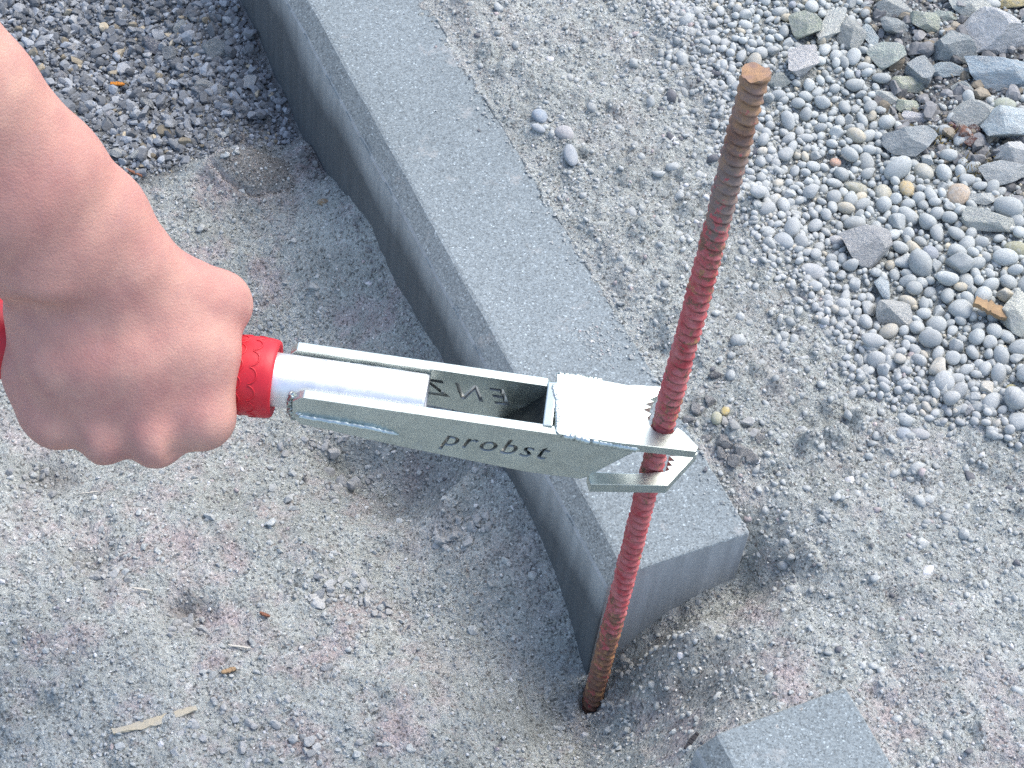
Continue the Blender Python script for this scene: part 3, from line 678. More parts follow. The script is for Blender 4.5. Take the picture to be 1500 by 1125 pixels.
    for i in (0, 1):
        for j in (0, 1):
            for k in (0, 1): c += S[i:S.shape[0]-1+i, j:S.shape[1]-1+j, k:S.shape[2]-1+k]
    act = (c > 0) & (c < 8); ids = np.full(act.shape, -1); I, J, K_ = np.nonzero(act); ids[act] = np.arange(len(I))
    acc = np.zeros((len(I), 3)); cnt = np.zeros(len(I))
    corners = [(i, j, k) for i in (0, 1) for j in (0, 1) for k in (0, 1)]
    for a in range(8):
        for b in range(a+1, 8):
            ca, cb = np.array(corners[a]), np.array(corners[b])
            if np.abs(ca-cb).sum() != 1: continue
            da = D[I+ca[0], J+ca[1], K_+ca[2]]; db = D[I+cb[0], J+cb[1], K_+cb[2]]; m = (da < 0) != (db < 0)
            t = np.where(m, da/np.where(m, da-db, 1), 0); acc[m] += (ca+(cb-ca)*t[:, None])[m]; cnt[m] += 1
    V = (np.stack([I, J, K_], 1)+acc/cnt[:, None])*h+lo
    quads = []
    for axn in range(3):
        s0 = [slice(None)]*3; s1 = [slice(None)]*3; s0[axn] = slice(0, -1); s1[axn] = slice(1, None)
        A_, B_ = S[tuple(s0)], S[tuple(s1)]; e = np.argwhere(A_ != B_); o = [i for i in range(3) if i != axn]
        ok = np.ones(len(e), bool)
        for q in o: ok &= (e[:, q] > 0) & (e[:, q] < S.shape[q]-1)
        e = e[ok]; fl = A_[tuple(e.T)]
        def g(d0, d1):
            p = e.copy(); p[:, o[0]] += d0; p[:, o[1]] += d1; return ids[tuple(p.T)]
        q4 = np.stack([g(-1, -1), g(0, -1), g(0, 0), g(-1, 0)], 1)
        if axn == 1: fl = ~fl
        q4[~fl] = q4[~fl][:, ::-1]; quads.append(q4)
    Q = np.vstack(quads); Q = Q[(Q >= 0).all(1)]
    # relax the vertices a little (keeps the volume)
    for lam in (.5, -.52, .5, -.52, .5, -.52, .4):
        s = np.zeros_like(V); nn = np.zeros(len(V))
        for a, b in ((0, 1), (1, 2), (2, 3), (3, 0)):
            np.add.at(s, Q[:, a], V[Q[:, b]]); np.add.at(nn, Q[:, a], 1); np.add.at(s, Q[:, b], V[Q[:, a]]); np.add.at(nn, Q[:, b], 1)
        V = V+lam*(s/np.maximum(nn, 1)[:, None]-V)
    W = HORG+(V*.001) @ HB
    me = mesh_np('person', W, Q)
    bm = bmesh.new(); bm.from_mesh(me); bmesh.ops.recalc_face_normals(bm, faces=bm.faces); bm.to_mesh(me); bm.free()
    return tag(link('person', me, M['skin']), 'bare right hand and forearm gripping the red handle', 'person')
build_arm()

# ------------------------------------------------------------------ loose stones
def ico(sub):
    bm = bmesh.new(); bmesh.ops.create_icosphere(bm, subdivisions=sub, radius=1.0)
    V = np.array([v.co[:] for v in bm.verts]); Fc = np.array([[v.index for v in f.verts] for f in bm.faces]); bm.free(); return V, Fc
ICO = {s: ico(s) for s in (1, 2, 3, 4)}
def round_stone(sub, seed, amp=.10):
    V, Fc = ICO[sub]; r = np.random.default_rng(seed); V = V.copy()
    for _ in range(6):
        d = r.normal(size=3); d /= np.linalg.norm(d); V = V*(1+amp*r.uniform(-1, 1)*np.sin(V@d*r.uniform(1.2, 2.6)+r.uniform(0, 6)))[:, None]
    return V*r.uniform(.93, 1.0), Fc
def broken_stone(sub, seed, cuts=11, amp=.02):
    V, Fc = ICO[sub]; r = np.random.default_rng(seed); V = V.copy()*1.25
    for _ in range(cuts):
        d = r.normal(size=3); d /= np.linalg.norm(d); k = r.uniform(.52, .92); e = np.maximum(V@d-k, 0); V -= e[:, None]*d
    n = 0
    for i in range(3): n = n+vnoise(V[:, (i+1) % 3]*1.0+i*3, V[:, i]*1.0, .34, seed*7+i)
    V *= (1+amp*n)[:, None]; V -= (V.max(0)+V.min(0))/2; return V/np.abs(V).max(0), Fc
def rot_random(r, tilt=.5):
    a = r.uniform(0, 2*math.pi); t = r.normal()*tilt; s = r.normal()*tilt
    return np.array(Matrix.Rotation(a, 3, 'Z') @ Matrix.Rotation(t, 3, 'X') @ Matrix.Rotation(s, 3, 'Y'))
def merged(name, variants, inst, mat, smooth, kind='stuff', label=None, cat=None):
    """many small stones as one mass; inst rows: x,y,z, sx,sy,sz, variant, r,g,b"""
    Vs, Fs, Cs, base = [], [], [], 0; r = np.random.default_rng(len(inst))
    for row in inst:
        V, Fc = variants[int(row[6])]; q = (V*row[3:6]) @ rot_random(r, .45).T + row[:3]
        Vs.append(q); Fs.append(Fc+base); base += len(V); Cs.append(np.repeat(np.array(row[7:10])[None], len(V), 0))
    me = mesh_np(name, np.vstack(Vs), np.vstack(Fs), smooth); color_attr(me, 'tint', np.vstack(Cs))
    return tag(link(name, me, mat), label, cat, None, kind)

pv = [mesh_np('pebble', *round_stone(3, 100+i, .15), True) for i in range(14)]
rv = [mesh_np('rock', *broken_stone(4, 200+i, 12, .022), False) for i in range(12)]
cv = [mesh_np('chip', *broken_stone(3, 300+i, 10, .03), False) for i in range(10)]
for m_ in pv: m_.materials.append(M['pebble'])
for m_ in rv+cv: m_.materials.append(M['rock'])
av = [mesh_np('pebble', *broken_stone(3, 600+i, 8, .05), True) for i in range(8)]
for m_ in av: m_.materials.append(M['pebble'])
taken = []                                              # x, y, radius of what already lies there
def stone(name, px, py, wpx, hpx, ang, colr, kind, label, cat, group=None, lift=.25, thick=.72, var=None):
    q = on_ground(px, py+hpx*.25); s = ((q-CAM)@FW)/F_PX
    a, b = wpx*s/2*(1.2 if kind == 'rock' else 1.06), hpx*s/2*(1.35 if kind == 'rock' else 1.2); c = min(a, b)*thick
    me = {'round': pv, 'rock': rv, 'chip': cv}[kind]; me = me[(var if var is not None else random.randrange(99)) % len(me)]
    o = link(name, me); o.scale = (a, b, c); o.rotation_euler = (random.uniform(-.2, .2), random.uniform(-.2, .2), -YAW+math.radians(ang))
    if kind == 'rock': colr = (min(colr[0]*1.45, .6), min(colr[1]*1.5, .6), min(colr[2]*1.42, .6))
    o.location = (q[0], q[1], q[2]+c*lift); o.color = (*colr, 1)
    tag(o, label, cat, group); taken.append((q[0], q[1], (a+b)/2)); return o
LAND = []
SL, PA, BL, GN = (.20, .22, .235), (.38, .39, .38), (.27, .31, .34), (.27, .29, .25)
ROCKS = [
 (1177, 40, 42, 36, 0, GN, 'grey green broken rock among pebbles left of the upright pale sliver'), (1217, 32, 26, 58, -15, PA, 'upright pale stone sliver at the top of the pebble bank'),
 (1244, 43, 36, 50, 20, (.24, .25, .25), 'wedge shaped grey rock with a shadowed right flank near the top'), (1271, 48, 24, 42, 25, BL, 'narrow blue grey rock beside the wedge shaped rock'),
 (1308, 40, 38, 28, 0, SL, 'squarish slate rock below the rock cut by the top edge'), (1308, 9, 44, 28, 5, (.27, .28, .28), 'grey block cut by the top edge'),
 (1353, 32, 44, 26, -10, GN, 'flat greenish rock between slate blocks at the top'), (1384, 24, 30, 16, 0, (.25, .28, .26), 'small flat grey green rock under the pale top slab'),
 (1420, 9, 58, 30, -12, PA, 'broad pale rock cut by the top edge'), (1450, 40, 82, 56, 18, (.40, .42, .42), 'largest pale whitish rock at the top right'),
 (1484, 5, 44, 16, 0, (.36, .30, .17), 'tan yellow stone in the top right corner'), (1393, 66, 56, 42, 15, SL, 'dark slate rock below the flat rocks at top right'),
 (1297, 83, 48, 34, 20, (.29, .32, .30), 'smooth tilted grey green rock at the rubble edge'), (1348, 107, 36, 38, 40, (.22, .24, .26), 'faceted slate rock in the middle of the rubble'),
 (1386, 101, 54, 24, 5, BL, 'long ridged blue grey rock in the rubble'), (1462, 108, 96, 40, -12, (.25, .30, .35), 'big flat blue wedge of rock at the right edge'),
 (1327, 128, 40, 28, -10, (.27, .28, .23), 'olive grey rock below the faceted slate'), (1297, 140, 36, 18, -8, PA, 'small light flat rock on the bank of pebbles near the rubble'),
 (1327, 157, 32, 20, -25, (.33, .35, .29), 'pale greenish rock sliver above the pinkish white one'), (1345, 172, 44, 15, 0, (.50, .46, .45), 'pinkish white flat rock sliver'),
 (1330, 205, 70, 40, 8, (.22, .24, .26), 'grey rock crossed by a white vein'), (1428, 166, 66, 38, 22, (.29, .30, .30), 'mid grey rock above the rusty brown clump'),
 (1474, 184, 70, 52, 0, (.35, .39, .42), 'pale blue grey boulder right of the rusty brown clump'), (1486, 224, 48, 38, -8, (.40, .41, .41), 'whitish layered rock at the right edge'),
 (1468, 254, 64, 30, 12, (.31, .32, .33), 'grey rock with pale crust under the whitish layered one'), (1173, 93, 40, 36, 10, (.42, .43, .41), 'rough whitish rock beside the top of the stake'),
 (1141, 116, 28, 24, 0, (.26, .27, .26), 'crumbly grey rock right behind the top end of the stake'), (1265, 358, 68, 50, 8, (.27, .27, .285), 'angular purple grey rock lying on the pebbles'),
 (1292, 415, 26, 48, 18, (.30, .34, .38), 'blue angular wedge stuck upright in the pebbles'), (1313, 456, 54, 36, -15, (.33, .33, .33), 'pale flat grey rock low in the pebble bank'),
 (1487, 455, 44, 56, 20, (.40, .40, .37), 'large light streaked rock at the right edge behind the wood chip'), (1449, 322, 74, 30, -5, (.31, .32, .31), 'long rough rock on the right part of the pebble bank'),
 (1440, 290, 40, 16, 4, (.37, .38, .38), 'thin pale stone above the long rough rock'), (1410, 130, 30, 20, 10, (.24, .26, .27), 'small dark slate chip between the long ridged rock and the mid grey rock'),
]
for i, (px, py, w, h, a, c, lab) in enumerate(ROCKS):
    LAND.append((px, py, lab)); stone('rock', px, py, w, h, a, c, 'rock', lab, 'rock', 'broken rocks at the top right', .50, .85, i)
ODD = [
 (1405, 280, 34, 34, 30, (.46, .38, .29), 'large tan pebble below the rusty clump'), (1351, 248, 32, 26, 0, (.44, .44, .38), 'cream coloured pebble below the veined rock'),
 (1256, 272, 44, 22, 0, (.33, .33, .26), 'flat khaki stone in the middle of the pebble bank'), (1292, 276, 30, 32, 20, (.43, .42, .34), 'pale yellowish pear shaped stone'),
 (1329, 271, 20, 24, 0, (.47, .38, .22), 'small yellow orange stone beside the pear shaped one'), (1224, 235, 16, 14, 0, (.56, .36, .26), 'tiny salmon pink pebble'),
 (1471, 149, 28, 22, 0, (.34, .37, .30), 'rounded light green pebble under the blue wedge of rock'), (1484, 361, 28, 22, 0, (.33, .33, .23), 'mossy greenish stone at the right edge'),
 (1481, 566, 13, 13, 0, (.52, .47, .25), 'small bright yellow pebble at the lower right of the bank'), (790, 164, 30, 20, -25, (.26, .31, .36), 'blue grey oval pebble beside the kerb, near the top'),
 (789, 184, 22, 11, -25, (.33, .36, .38), 'thin light pebble just under the blue grey oval one'), (826, 192, 30, 24, 0, (.36, .36, .36), 'dusty round pebble right of the blue grey oval one'),
 (838, 222, 22, 36, 10, (.31, .34, .36), 'upright egg shaped pebble half sunk in sand beside the kerb'), (1048, 548, 20, 13, -20, (.07, .075, .085), 'black chip on the sand right of the stake'),
 (1063, 599, 12, 16, 0, (.46, .37, .16), 'small ochre pebble right of the fork tip'), (1049, 610, 18, 18, 0, (.36, .36, .26), 'olive tinted pebble beside the ochre one'),
 (1146, 345, 30, 34, 20, (.35, .38, .39), 'large dusty oval pebble at the edge of the bank, right of the stake'), (1190, 392, 44, 24, -5, (.40, .42, .42), 'long light pebble at the lower edge of the bank'),
 (474, 296, 16, 10, 10, (.22, .17, .11), 'small brown pebble by the dark kerb face'), (1324, 628, 26, 22, 0, (.30, .34, .37), 'flat bluish stone flush with the sand at right'),
 (1348, 632, 24, 16, 0, (.36, .37, .37), 'pale stone next to the flat bluish one'), (1424, 597, 26, 14, 25, (.42, .43, .44), 'whitish sliver below the pebble bank'),
 (1492, 612, 26, 28, 0, (.37, .40, .40), 'large pale pebble cut by the right edge, below the bank'), (468, 870, 24, 15, 35, (.30, .32, .33), 'triangular grey stone chip on the left sand'),
 (480, 975, 16, 18, 70, (.33, .35, .36), 'upright grey stone chip near the bottom left'), (1225, 350, 26, 18, 0, (.40, .41, .41), 'light oval pebble left of the angular purple rock'),
]
for i, (px, py, w, h, a, c, lab) in enumerate(ODD):
    LAND.append((px, py, lab)) if px > 1090 else None; kind = 'chip' if ('chip' in lab or 'sliver' in lab) else 'round'
    stone('stone_chip' if kind == 'chip' else 'pebble', px, py, w, h, a, c, kind, lab, 'stone' if kind == 'chip' else 'pebble', None, .18 if 'flush' not in lab else -.4, .75, i)
# clods of damp soil with dark crumbs, right of the fork tip
for i, (px, py, w, h) in enumerate(((1062, 640, 24, 18), (1085, 655, 26, 20), (1075, 672, 22, 18), (1100, 668, 20, 16), (1056, 660, 18, 14), (1112, 640, 18, 14), (1034, 640, 16, 12), (1020, 596, 22, 16), (1038, 585, 18, 14), (1010, 612, 18, 12))):
    stone('soil_clod', px, py, w, h, i*40, (.24, .24, .235), 'chip', 'damp grey soil clod in the heap beside the fork tip', 'soil clod', 'soil clods beside the fork tip', .35, .85, i)

# crushed stone, top left: the larger pieces one by one, the rest as a mass
def in_poly(P, x, y): return poly_sd(P, np.array([x]), np.array([y]))[0] < 0
for i, (px, py, w, h, c) in enumerate(((300, 122, 34, 20, (.30, .32, .32)), (325, 128, 22, 16, PA), (366, 118, 26, 22, (.42, .43, .42)), (318, 68, 34, 30, (.21, .24, .25)), (225, 62, 30, 26, (.17, .18, .21)), (285, 23, 16, 14, (.46, .48, .47)), (264, 40, 24, 18, (.30, .33, .33)),
                              (172, 222, 22, 18, (.36, .38, .37)), (198, 228, 20, 14, (.36, .39, .38)), (105, 68, 18, 14, (.32, .33, .34)), (160, 165, 16, 12, (.37, .38, .40)), (250, 75, 26, 22, (.19, .21, .22)), (340, 50, 18, 16, (.24, .26, .27)), (215, 150, 22, 16, (.22, .24, .25)), (135, 130, 18, 14, (.26, .25, .21)),
                              (60, 60, 20, 14, (.22, .23, .25)), (30, 20, 24, 16, (.20, .22, .24)), (90, 110, 18, 14, (.24, .25, .27)), (355, 160, 18, 14, (.22, .24, .26)), (390, 155, 18, 15, (.18, .2, .22)), (310, 200, 18, 12, (.20, .22, .23)), (232, 190, 14, 12, (.30, .31, .31)), (120, 30, 22, 14, (.27, .29, .31)), (180, 20, 20, 14, (.23, .25, .27)))):
    stone('gravel_stone', px, py, w, h, i*50, c, 'chip', 'larger grey stone standing out of the crushed gravel at upper left', 'gravel stone', 'larger stones in the crushed gravel', .35, .8, i)
lowv = [broken_stone(1, 400+i, 7, .05) for i in range(16)]; lowv2 = [broken_stone(2, 430+i, 9, .04) for i in range(16)]
bx0, bx1 = P_CRUSH[:, 0].min(), P_CRUSH[:, 0].max(); by0, by1 = P_CRUSH[:, 1].min(), min(P_CRUSH[:, 1].max(), .74)
inst = []
n = 19000; xs = rng.uniform(max(bx0, -.34), min(bx1, -.003), n); ys = rng.uniform(by0, by1, n)
sd = poly_sd(P_CRUSH, xs, ys)+.012*vnoise(xs, ys, .03, 5); zs = hgt(xs, ys)
for x, y, z, s in zip(xs, ys, zs, sd):
    if s > .012 and random.random() > .40*math.exp(-(s-.012)*45): continue
    r = min(.00105*math.exp(abs(random.gauss(0, .58))), .0046)*(1.0 if s < -.01 else .72); v = random.choice((.15, .18, .22, .26, .33)) * random.uniform(.8, 1.15); w = random.random()
    colr = (v*.92, v*1.0, v*1.07) if w < .90 else ((v*1.25, v*1.12, v*.85) if w < .95 else (.34, .36, .37))
    inst.append((x, y, z+r*random.uniform(.1, .9), r*random.uniform(.8, 1.4), r*random.uniform(.7, 1.1), r*random.uniform(.5, .9), random.randrange(16)+(16 if r > .0021 else 0), *colr))
merged('crushed_gravel', lowv+lowv2, inst, M['gravel'], False, label='mass of fine dark grey crushed gravel at upper left', cat='gravel')

# pebble bank: dart throwing, big ones first
def size_field(x, y):
    px, py = pix(np.array([x, y, .118])); t = np.clip((px-1000)/400, 0, 1)*.6+np.clip((py+50)/600, 0, 1)*.3; return .0025+.0024*min(t, 1)
cells = {}
def free(x, y, r, slack):
    i, j = int(x/.02), int(y/.02)
    for a in range(i-2, i+3):
        for b in range(j-2, j+3):
            for (u, v, s) in cells.get((a, b), ()):
                if (u-x)**2+(v-y)**2 < ((s+r)*slack)**2: return False
    return True
def put(x, y, r): cells.setdefault((int(x/.02), int(y/.02)), []).append((x, y, r))
for t in taken: put(t[0], t[1], t[2]*.92)
cand = []
px0, px1, py0, py1 = .10, .60, -.02, .56
for phase, (tries, lo_, hi_) in enumerate(((1800, 1.15, 1.5), (18000, .75, 1.1), (32000, .45, .72), (30000, .24, .42))):
    xs = rng.uniform(px0, px1, tries); ys = rng.uniform(py0, py1, tries); s1 = poly_sd(P_PEB, xs, ys)+.012*vnoise(xs, ys, .03, 5); s2 = poly_sd(P_RUB, xs, ys)
    for x, y, a, b in zip(xs, ys, s1, s2):
        lim = .004 if phase < 2 else .02
        if a > lim or (a > -.03 and random.random() < (a+.03)*(14 if phase < 2 else 6)): continue
        if b < -.004 and (phase < 3 and random.random() < .955): continue
        r = size_field(x, y)*random.uniform(lo_, hi_)
        if not free(x, y, r, (.86, .80, .74, .70)[phase]): continue
        put(x, y, r); cand.append((x, y, r, a, b))
def peb_col(a):
    v = random.uniform(.37, .49); d = np.clip((a+.05)/.06, 0, 1)*.5; w = random.random()
    c = np.array([v*.93, v*1.0, v*.975]) if w < .93 else (np.array([v*1.1, v*1.03, v*.82]) if w < .98 else np.array([v*.7, v*.76, v*.82]))
    return c*(1-d)+np.array([.385, .395, .395])*d
vis = []
for k, (x, y, r, a, b) in enumerate(cand):
    p = pix(np.array([x, y, .118])); vis.append(-10 < p[0] < 1510 and -10 < p[1] < 1135)
order = sorted([k for k in range(len(cand)) if vis[k]], key=lambda k: -cand[k][2])[:300]; big = set(order)
inst = []
LAB = {0: 'smooth dusty grey pebble in the pebble bank right of the stake', 1: 'smooth grey pebble lying among the broken rocks at top right'}
for k, (x, y, r, a, b) in enumerate(cand):
    z = float(hgt(x, y)[0]); c = peb_col(a); sc = (r*random.uniform(1.0, 1.3), r*random.uniform(.82, 1.0), r*random.uniform(.72, .95))
    zz = z+r*random.uniform(.30, .80)
    if k in big:
        o = link('pebble', pv[random.randrange(len(pv))] if random.random() < .86 else av[random.randrange(len(av))]); o.location = (x, y, zz); o.scale = sc; o.rotation_euler = (random.gauss(0, .35), random.gauss(0, .35), random.uniform(0, 6.28)); o.color = (*c, 1)
        tag(o, LAB[0] if b > 0 else LAB[1], 'pebble', 'pebbles of the bank' if b > 0 else 'pebbles among the broken rocks')
    else: inst.append((x, y, z+r*random.uniform(.3, .7), *sc, random.randrange(12)+(12 if r < .0019 else 0), *c))
roundv = [round_stone(2, 500+i, .16) for i in range(12)]
merged('small_pebbles', roundv+[round_stone(1, 540+i, .16) for i in range(12)], inst, M['pebble_stuff'], True, label='mass of small dusty grey pebbles between the larger ones', cat='pebbles')
# broken fines under the rocks
inst = []
n = 7000; xs = rng.uniform(.15, .60, n); ys = rng.uniform(.12, .58, n); sd = poly_sd(P_RUB, xs, ys); zs = hgt(xs, ys)
for x, y, z, s in zip(xs, ys, zs, sd):
    if s > .004: continue
    r = min(.0015*math.exp(abs(random.gauss(0, .6))), .006); v = random.uniform(.13, .30); w = random.random()
    colr = (v*.98, v, v*1.0) if w < .8 else (v*1.2, v*1.08, v*.85)
    inst.append((x, y, z+r*random.uniform(.1, .7), r*random.uniform(.8, 1.4), r*random.uniform(.7, 1.1), r*random.uniform(.5, .9), random.randrange(16)+(16 if r > .0026 else 0), *colr))
merged('rock_fines', lowv+lowv2, inst, M['gravel'], False, label='dark crumbled stone fines between the broken rocks', cat='gravel')

# sand crumbs, coarse grains and little stones all over the sand
def scatter(n, box, dens, rfun, cfun, variants, name, label, smooth=False, lift=(.0, .5), mat='clod'):
    xs = rng.uniform(box[0], box[1], n); ys = rng.uniform(box[2], box[3], n); zs = hgt(xs, ys); dn = dens(xs, ys); inst = []
    for x, y, z, d in zip(xs, ys, zs, dn):
        if random.random() > d: continue
        if -.002 < x < .0868 and (y > -.0015 or y < -.099): continue
        r = rfun(x, y); c = cfun(x, y)
        inst.append((x, y, z+r*random.uniform(*lift), r*random.uniform(.8, 1.35), r*random.uniform(.75, 1.1), r*random.uniform(.55, .95), random.randrange(len(variants)), *c))
    return merged(name, variants, inst, M[mat], smooth, label=label, cat='sand')
sP = lambda x, y: poly_sd(P_PEB, x, y); sC = lambda x, y: poly_sd(P_CRUSH, x, y)
def dens_left(x, y):
    return np.clip(.10+.8*np.maximum(fbm(x, y, .05, 301, 3), 0), 0, 1)*(sC(x, y) > -.002)*(x < .09)
def dens_right(x, y):
    s = sP(x, y); return np.clip(.22+.6*np.maximum(fbm(x, y, .04, 305, 3), 0)+.55*np.exp(-np.maximum(s, 0)*30)*(y > .02), 0, 1)*(s > -.012)*(x > .0)
def sand_col(x, y):
    v = random.uniform(.34, .44); w = random.random()
    return (v*.94, v*1.0, v*.98) if w < .94 else ((v*1.0, v*.90, v*.89) if w < .955 else ((.15, .155, .165) if w < .98 else (.56, .57, .57)))
scatter(20000, (-.34, .12, -.19, .60), dens_left, lambda x, y: min(.00075*math.exp(abs(random.gauss(0, .5))), .0032), sand_col, lowv, 'sand_crumbs', 'loose crumbs and grains on the sand left of the kerb')
scatter(24000, (.0, .52, -.18, .52), dens_right, lambda x, y: min((.0008+.0010*math.exp(-max(float(poly_sd(P_PEB, np.array([x]), np.array([y]))[0]), 0)*20))*math.exp(abs(random.gauss(0, .5))), .0052), sand_col, lowv, 'sand_crumbs', 'dusty crumbs and grit on the sand right of the kerb', True, (-.5, .15))
scatter(34000, (-.34, .50, -.19, .52), lambda x, y: np.clip(.45+.6*fbm(x, y, .03, 311, 3), 0, 1)*(sP(x, y) > -.004)*(sC(x, y) > -.002), lambda x, y: min(.00050*math.exp(abs(random.gauss(0, .35))), .0013),
        lambda x, y: (lambda v: (v*.97, v, v*.98))(random.choice((.20, .28, .36, .40, .46, .56))), [(V_, F_) for V_, F_ in lowv], 'sand_grains', 'single coarse grains strewn over the sand', False, (.1, .7))
inst = []
def clods(px, py, n, sx, sy, rlo, rhi, v):
    for _ in range(n):
        q_ = on_ground(px+random.gauss(0, sx), py+random.gauss(0, sy), .02)
        if -.003 < q_[0] < .0868 and (q_[1] > -.003 or q_[1] < -.098): continue
        r = rlo*(rhi/rlo)**(random.random()**2); w = v*random.uniform(.85, 1.12); inst.append((q_[0], q_[1], q_[2]+r*random.uniform(-.1, .5), r*random.uniform(.9, 1.4), r*random.uniform(.8, 1.1), r*random.uniform(.6, .9), random.randrange(16), w*.97, w, w*.98))
for a in ((655, 785, 30, 16, 8, .0010, .0036, .33), (695, 768, 24, 14, 8, .0010, .0034, .32), (505, 705, 40, 20, 12, .0010, .0042, .31), (470, 655, 26, 22, 12, .0012, .0050, .34), (480, 862, 60, 34, 18, .0010, .0040, .37), (550, 890, 30, 20, 12, .0008, .0028, .33), (130, 842, 26, 22, 8, .0010, .0030, .32), (275, 918, 26, 18, 7, .0010, .0032, .32),
          (60, 712, 36, 26, 12, .0010, .0034, .30), (462, 232, 70, 14, 14, .0008, .0026, .22), (478, 252, 40, 10, 8, .0008, .0024, .24), (400, 1080, 90, 60, 26, .0008, .0032, .38), (300, 1060, 30, 40, 20, .0008, .0030, .37), (930, 985, 30, 22, 12, .0008, .0026, .28), (900, 1035, 30, 20, 12, .0008, .0022, .30), (1000, 905, 26, 40, 10, .0008, .0026, .33), (1020, 855, 30, 26, 14, .0010, .0034, .30), (1075, 640, 30, 30, 22, .0010, .0036, .30), (600, 640, 40, 60, 14, .0008, .0024, .30), (790, 700, 30, 12, 30, .0007, .0018, .28)): clods(*a)
for k in range(240):
    t = random.random(); clods(505+345*t+random.gauss(-8, 6), 285+680*t, 1, 3, 4, .0006, .0017, .26)
merged('sand_clods', lowv2, inst, M['clod'], False, label='loose clods of damp sand crumbled around the dug hollows', cat='sand')
# grit spilled on the kerb top along its sand-side edge
inst = []
for _ in range(420):
    y = random.uniform(.0, .62); e = random.expovariate(1/.004); x = .0848-e
    if x < .03 or vnoise(np.array([y]), np.array([0.0]), .05, 333)[0] < -.1 and e > .003: continue
    r = min(.0005*math.exp(abs(random.gauss(0, .5))), .0016); c = sand_col(0, 0); inst.append((x, y, KT+r*.4, r, r*.9, r*.7, random.randrange(16), *c))
q = at(875, 500, KT)
for _ in range(160):
    r = min(.0004*math.exp(abs(random.gauss(0, .4))), .0010); inst.append((q[0]+random.gauss(0, .007), q[1]+random.gauss(0, .008), KT+r*.3, r, r*.9, r*.6, random.randrange(16), *sand_col(0, 0)))
merged('spilled_grit', lowv, inst, M['clod'], False, label='thin spill of sand grains on the kerb top', cat='sand')

# ------------------------------------------------------------------ bits and scraps
def plain(name, c1, c2, rough=.8, scale=120):
    N = NT(name); p = N.pos(); return N.done(N.mix(N.ramp(N.noise(p, scale, 5, .7), [(.35, 0.0), (.65, 1.0)]), c1, c2), rough, N.bump(N.noise(p, scale*2, 5, .7), .5, .0008), spec=.2)
M['wood'] = plain('weathered_wood', (.36, .25, .14), (.26, .18, .11)); M['straw'] = plain('dry_straw', (.52, .50, .44), (.42, .40, .34)); M['ochre'] = plain('ochre_fibre', (.42, .37, .26), (.37, .355, .30), scale=60)
M['leaf'] = plain('rotten_leaf', (.17, .07, .045), (.26, .13, .08)); M['orange'] = plain('orange_leaf', (.50, .20, .03), (.36, .14, .03)); M['black'] = plain('crevice_black', (.015, .016, .02), (.03, .03, .035), .5); M['moss'] = plain('dry_moss', (.22, .17, .07), (.16, .14, .07))
def splinter(name, px, py, L, W_, T_, ang, mat, label, cat, seed, lift=.001, bend=0.0):
    """an irregular thin sliver lying on the ground (lengths in metres)"""
    r = np.random.default_rng(seed); n = 20; q = on_ground(px, py); V, Fc = [], []
    for i in range(n):
        t = i/(n-1); w = W_*(.55+.45*math.sin(math.pi*min(max(t, .12), .9)))*(1+.09*r.normal()); u = (t-.5)*L; oy = bend*(t-.5)**2*L
        zz = T_*.5*(1+.2*r.normal())
        for (dy, dz) in ((-.5, -zz), (.5, -zz), (.5+.08*r.normal(), zz), (-.5+.08*r.normal(), zz)): V.append((u, oy+dy*w, dz))
    for i in range(n-1):
        for k in range(4): Fc.append((i*4+k, i*4+(k+1) % 4, (i+1)*4+(k+1) % 4, (i+1)*4+k))
    Fc += [(3, 2, 1, 0), tuple((n-1)*4+k for k in range(4))]
    me = bpy.data.meshes.new(name); me.from_pydata(V, [], Fc); me.update(); o = link(name, me, mat)
    o.location = (q[0], q[1], q[2]+lift); e = .01; ca, sa = math.cos(-YAW+math.radians(ang)), math.sin(-YAW+math.radians(ang))
    g1 = float((hgt(q[0]+ca*L*.4, q[1]+sa*L*.4)-hgt(q[0]-ca*L*.4, q[1]-sa*L*.4))[0])/(L*.8)
    o.rotation_euler = (0, -math.atan(max(min(g1, .5), -.5)), -YAW+math.radians(ang)); return tag(o, label, cat)
splinter('wood_chip', 1449, 468, .024, .0078, .003, -14, M['wood'], 'tan splinter of wood lying on the pebbles at right', 'wood chip', 1, .009)
splinter('straw', 351, 950, .0125, .0011, .0008, 5, M['straw'], 'short white straw on the sand at lower left', 'straw', 2, .002)
splinter('straw', 208, 866, .0115, .0009, .0007, 4, M['straw'], 'pale thin straw beside the dent at left', 'straw', 3, .002)
splinter('straw', 132, 723, .012, .0008, .0007, 6, M['straw'], 'faint thin straw just below the fist', 'straw', 5, .002)
splinter('dry_reed', 228, 1058, .046, .0048, .0010, 32, M['ochre'], 'ochre flattened reed half sunk in the sand at bottom left', 'reed', 4, .0010, .1)
splinter('leaf_scrap', 173, 130, .010, .0030, .0010, 8, M['orange'], 'orange leaf scrap on the crushed gravel', 'leaf', 6, .0045)
splinter('twig', 197, 258, .013, .0016, .0014, -25, M['leaf'], 'short brown twig beside the forearm', 'twig', 7, .003)
splinter('twig', 335, 985, .008, .0026, .0012, 30, M['wood'], 'small brown scrap below the white straw', 'scrap', 8, .002)
splinter('twig', 388, 903, .006, .0018, .0014, -15, M['leaf'], 'tiny dark red fragment on the left sand', 'scrap', 9, .002)
splinter('crevice_strip', 1012, 1088, .011, .0028, .0012, 58, M['black'], 'black strip standing for the shaded crevice at the corner of the half buried kerb', 'scrap', 10, .002)  # black strip added in place of the shade in the crevice
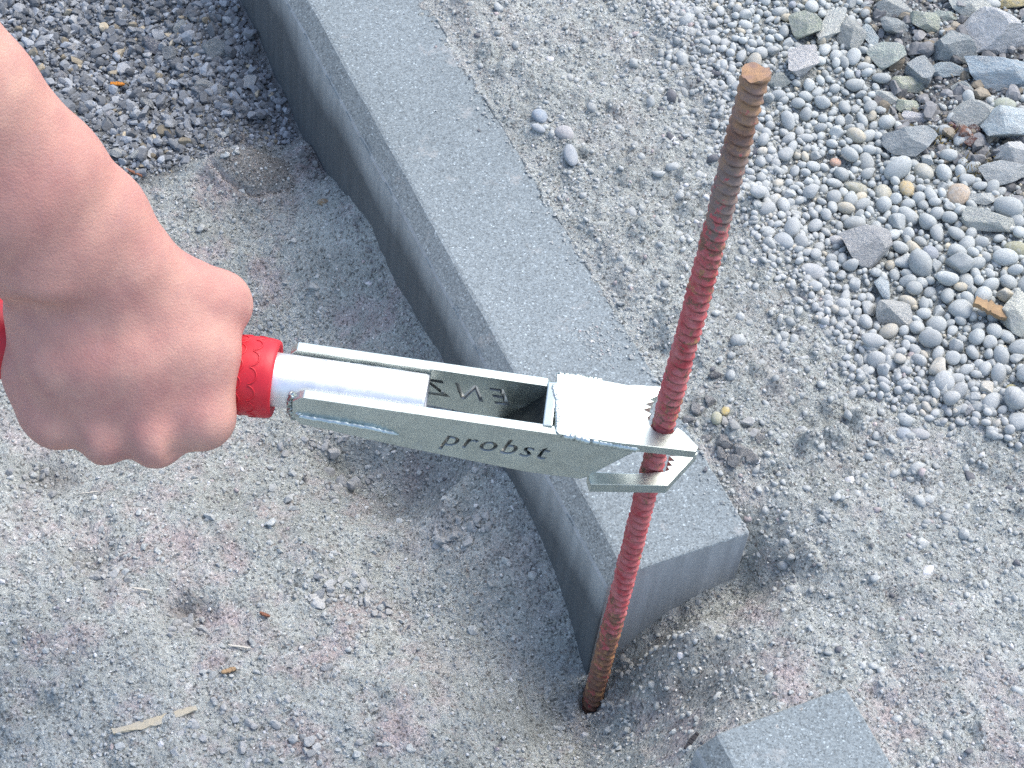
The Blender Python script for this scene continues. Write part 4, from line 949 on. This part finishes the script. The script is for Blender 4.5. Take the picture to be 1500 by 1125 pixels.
for i, (dx, dy, w, h) in enumerate(((0, 0, 26, 24), (-16, -8, 20, 18), (8, 14, 20, 18), (14, -4, 16, 16), (-8, 12, 16, 14))):
    o = stone('rust_lump', 1412+dx, 194+dy, w, h, i*33, ((.20, .10, .07), (.14, .055, .05), (.17, .09, .075), (.11, .06, .05), (.16, .11, .06))[i], 'chip', ['largest rusty brown lump between the pale boulders', 'dark red lump left of the largest rusty one', 'brown lump below the largest rusty one', 'dark brown lump right of the largest rusty one', 'olive brown lump at the lower left of the rusty heap'][i], 'lump', 'rusty brown lumps', .5, .9, i)
def moss(px, py, seed, label):
    r = np.random.default_rng(seed); q = on_ground(px, py); V, Fc = [], []
    for _ in range(90):
        c = q+np.array([r.normal()*.006, r.normal()*.005, .001+abs(r.normal())*.002]); d = r.normal(size=3); d[2] = abs(d[2])*.8; d /= np.linalg.norm(d); s = np.cross(d, r.normal(size=3)); s /= np.linalg.norm(s)
        L, w = r.uniform(.003, .007), r.uniform(.0003, .0006); k = len(V); V += [tuple(c-s*w), tuple(c+s*w), tuple(c+d*L+s*w*.3), tuple(c+d*L*.5+np.cross(d, s)*w)]; Fc += [(k, k+1, k+2), (k, k+2, k+3), (k+1, k+3, k+2)]
    me = bpy.data.meshes.new('dry_moss'); me.from_pydata(V, [], Fc); me.update(); return tag(link('dry_moss', me, M['moss']), label, 'moss')
moss(1385, 205, 1, 'tuft of dry brown moss left of the rusty lumps'); moss(1432, 245, 2, 'tuft of yellowish dry moss below the rusty lumps')

# each repeated stone gets a label that says which one it is: its rank and side as seen from a named thing near it
ORD = ['nearest', 'second', 'third', 'fourth', 'fifth', 'sixth', 'seventh', 'eighth', 'ninth', 'tenth', 'eleventh', 'twelfth', 'thirteenth', 'fourteenth', 'fifteenth', 'sixteenth', 'seventeenth', 'eighteenth', 'nineteenth', 'twentieth']
def name_by_place(objs, marks, noun):
    buckets = {}
    for o in objs:
        p = pix(np.array(o.location)); m = min(marks, key=lambda k: (k[0]-p[0])**2+(k[1]-p[1])**2); dx, dy = p[0]-m[0], p[1]-m[1]
        side = ('right of' if dx > 0 else 'left of') if abs(dx) > abs(dy) else ('below' if dy > 0 else 'above')
        buckets.setdefault((m[2], side), []).append((math.hypot(dx, dy), o))
    for (lab, side), L in buckets.items():
        for i, (_, o) in enumerate(sorted(L, key=lambda t: t[0])):
            w = ('%s %s %s the %s' % (ORD[min(i, 19)], noun, side, lab)).split()
            o['label'] = ' '.join(w[:16])
def short(lab):
    w = lab.replace(',', '').split(); return ' '.join(w[:11])
marks = [(a, b, short(c)) for a, b, c in LAND]
name_by_place([o for o in COL.objects if o.name.split('.')[0] == 'pebble' and o.get('group')], marks, 'larger grey pebble')
name_by_place([o for o in COL.objects if o.name.split('.')[0] == 'gravel_stone'], [(173, 130, 'orange leaf scrap on the dark gravel'), (372, 232, 'smooth pressed sand patch by the kerb'), (300, 40, 'middle of the upper gravel patch')], 'larger gravel stone')
name_by_place([o for o in COL.objects if o.name.split('.')[0] == 'soil_clod'], [(1063, 599, 'small ochre pebble beside the fork tip')], 'dark soil clod')
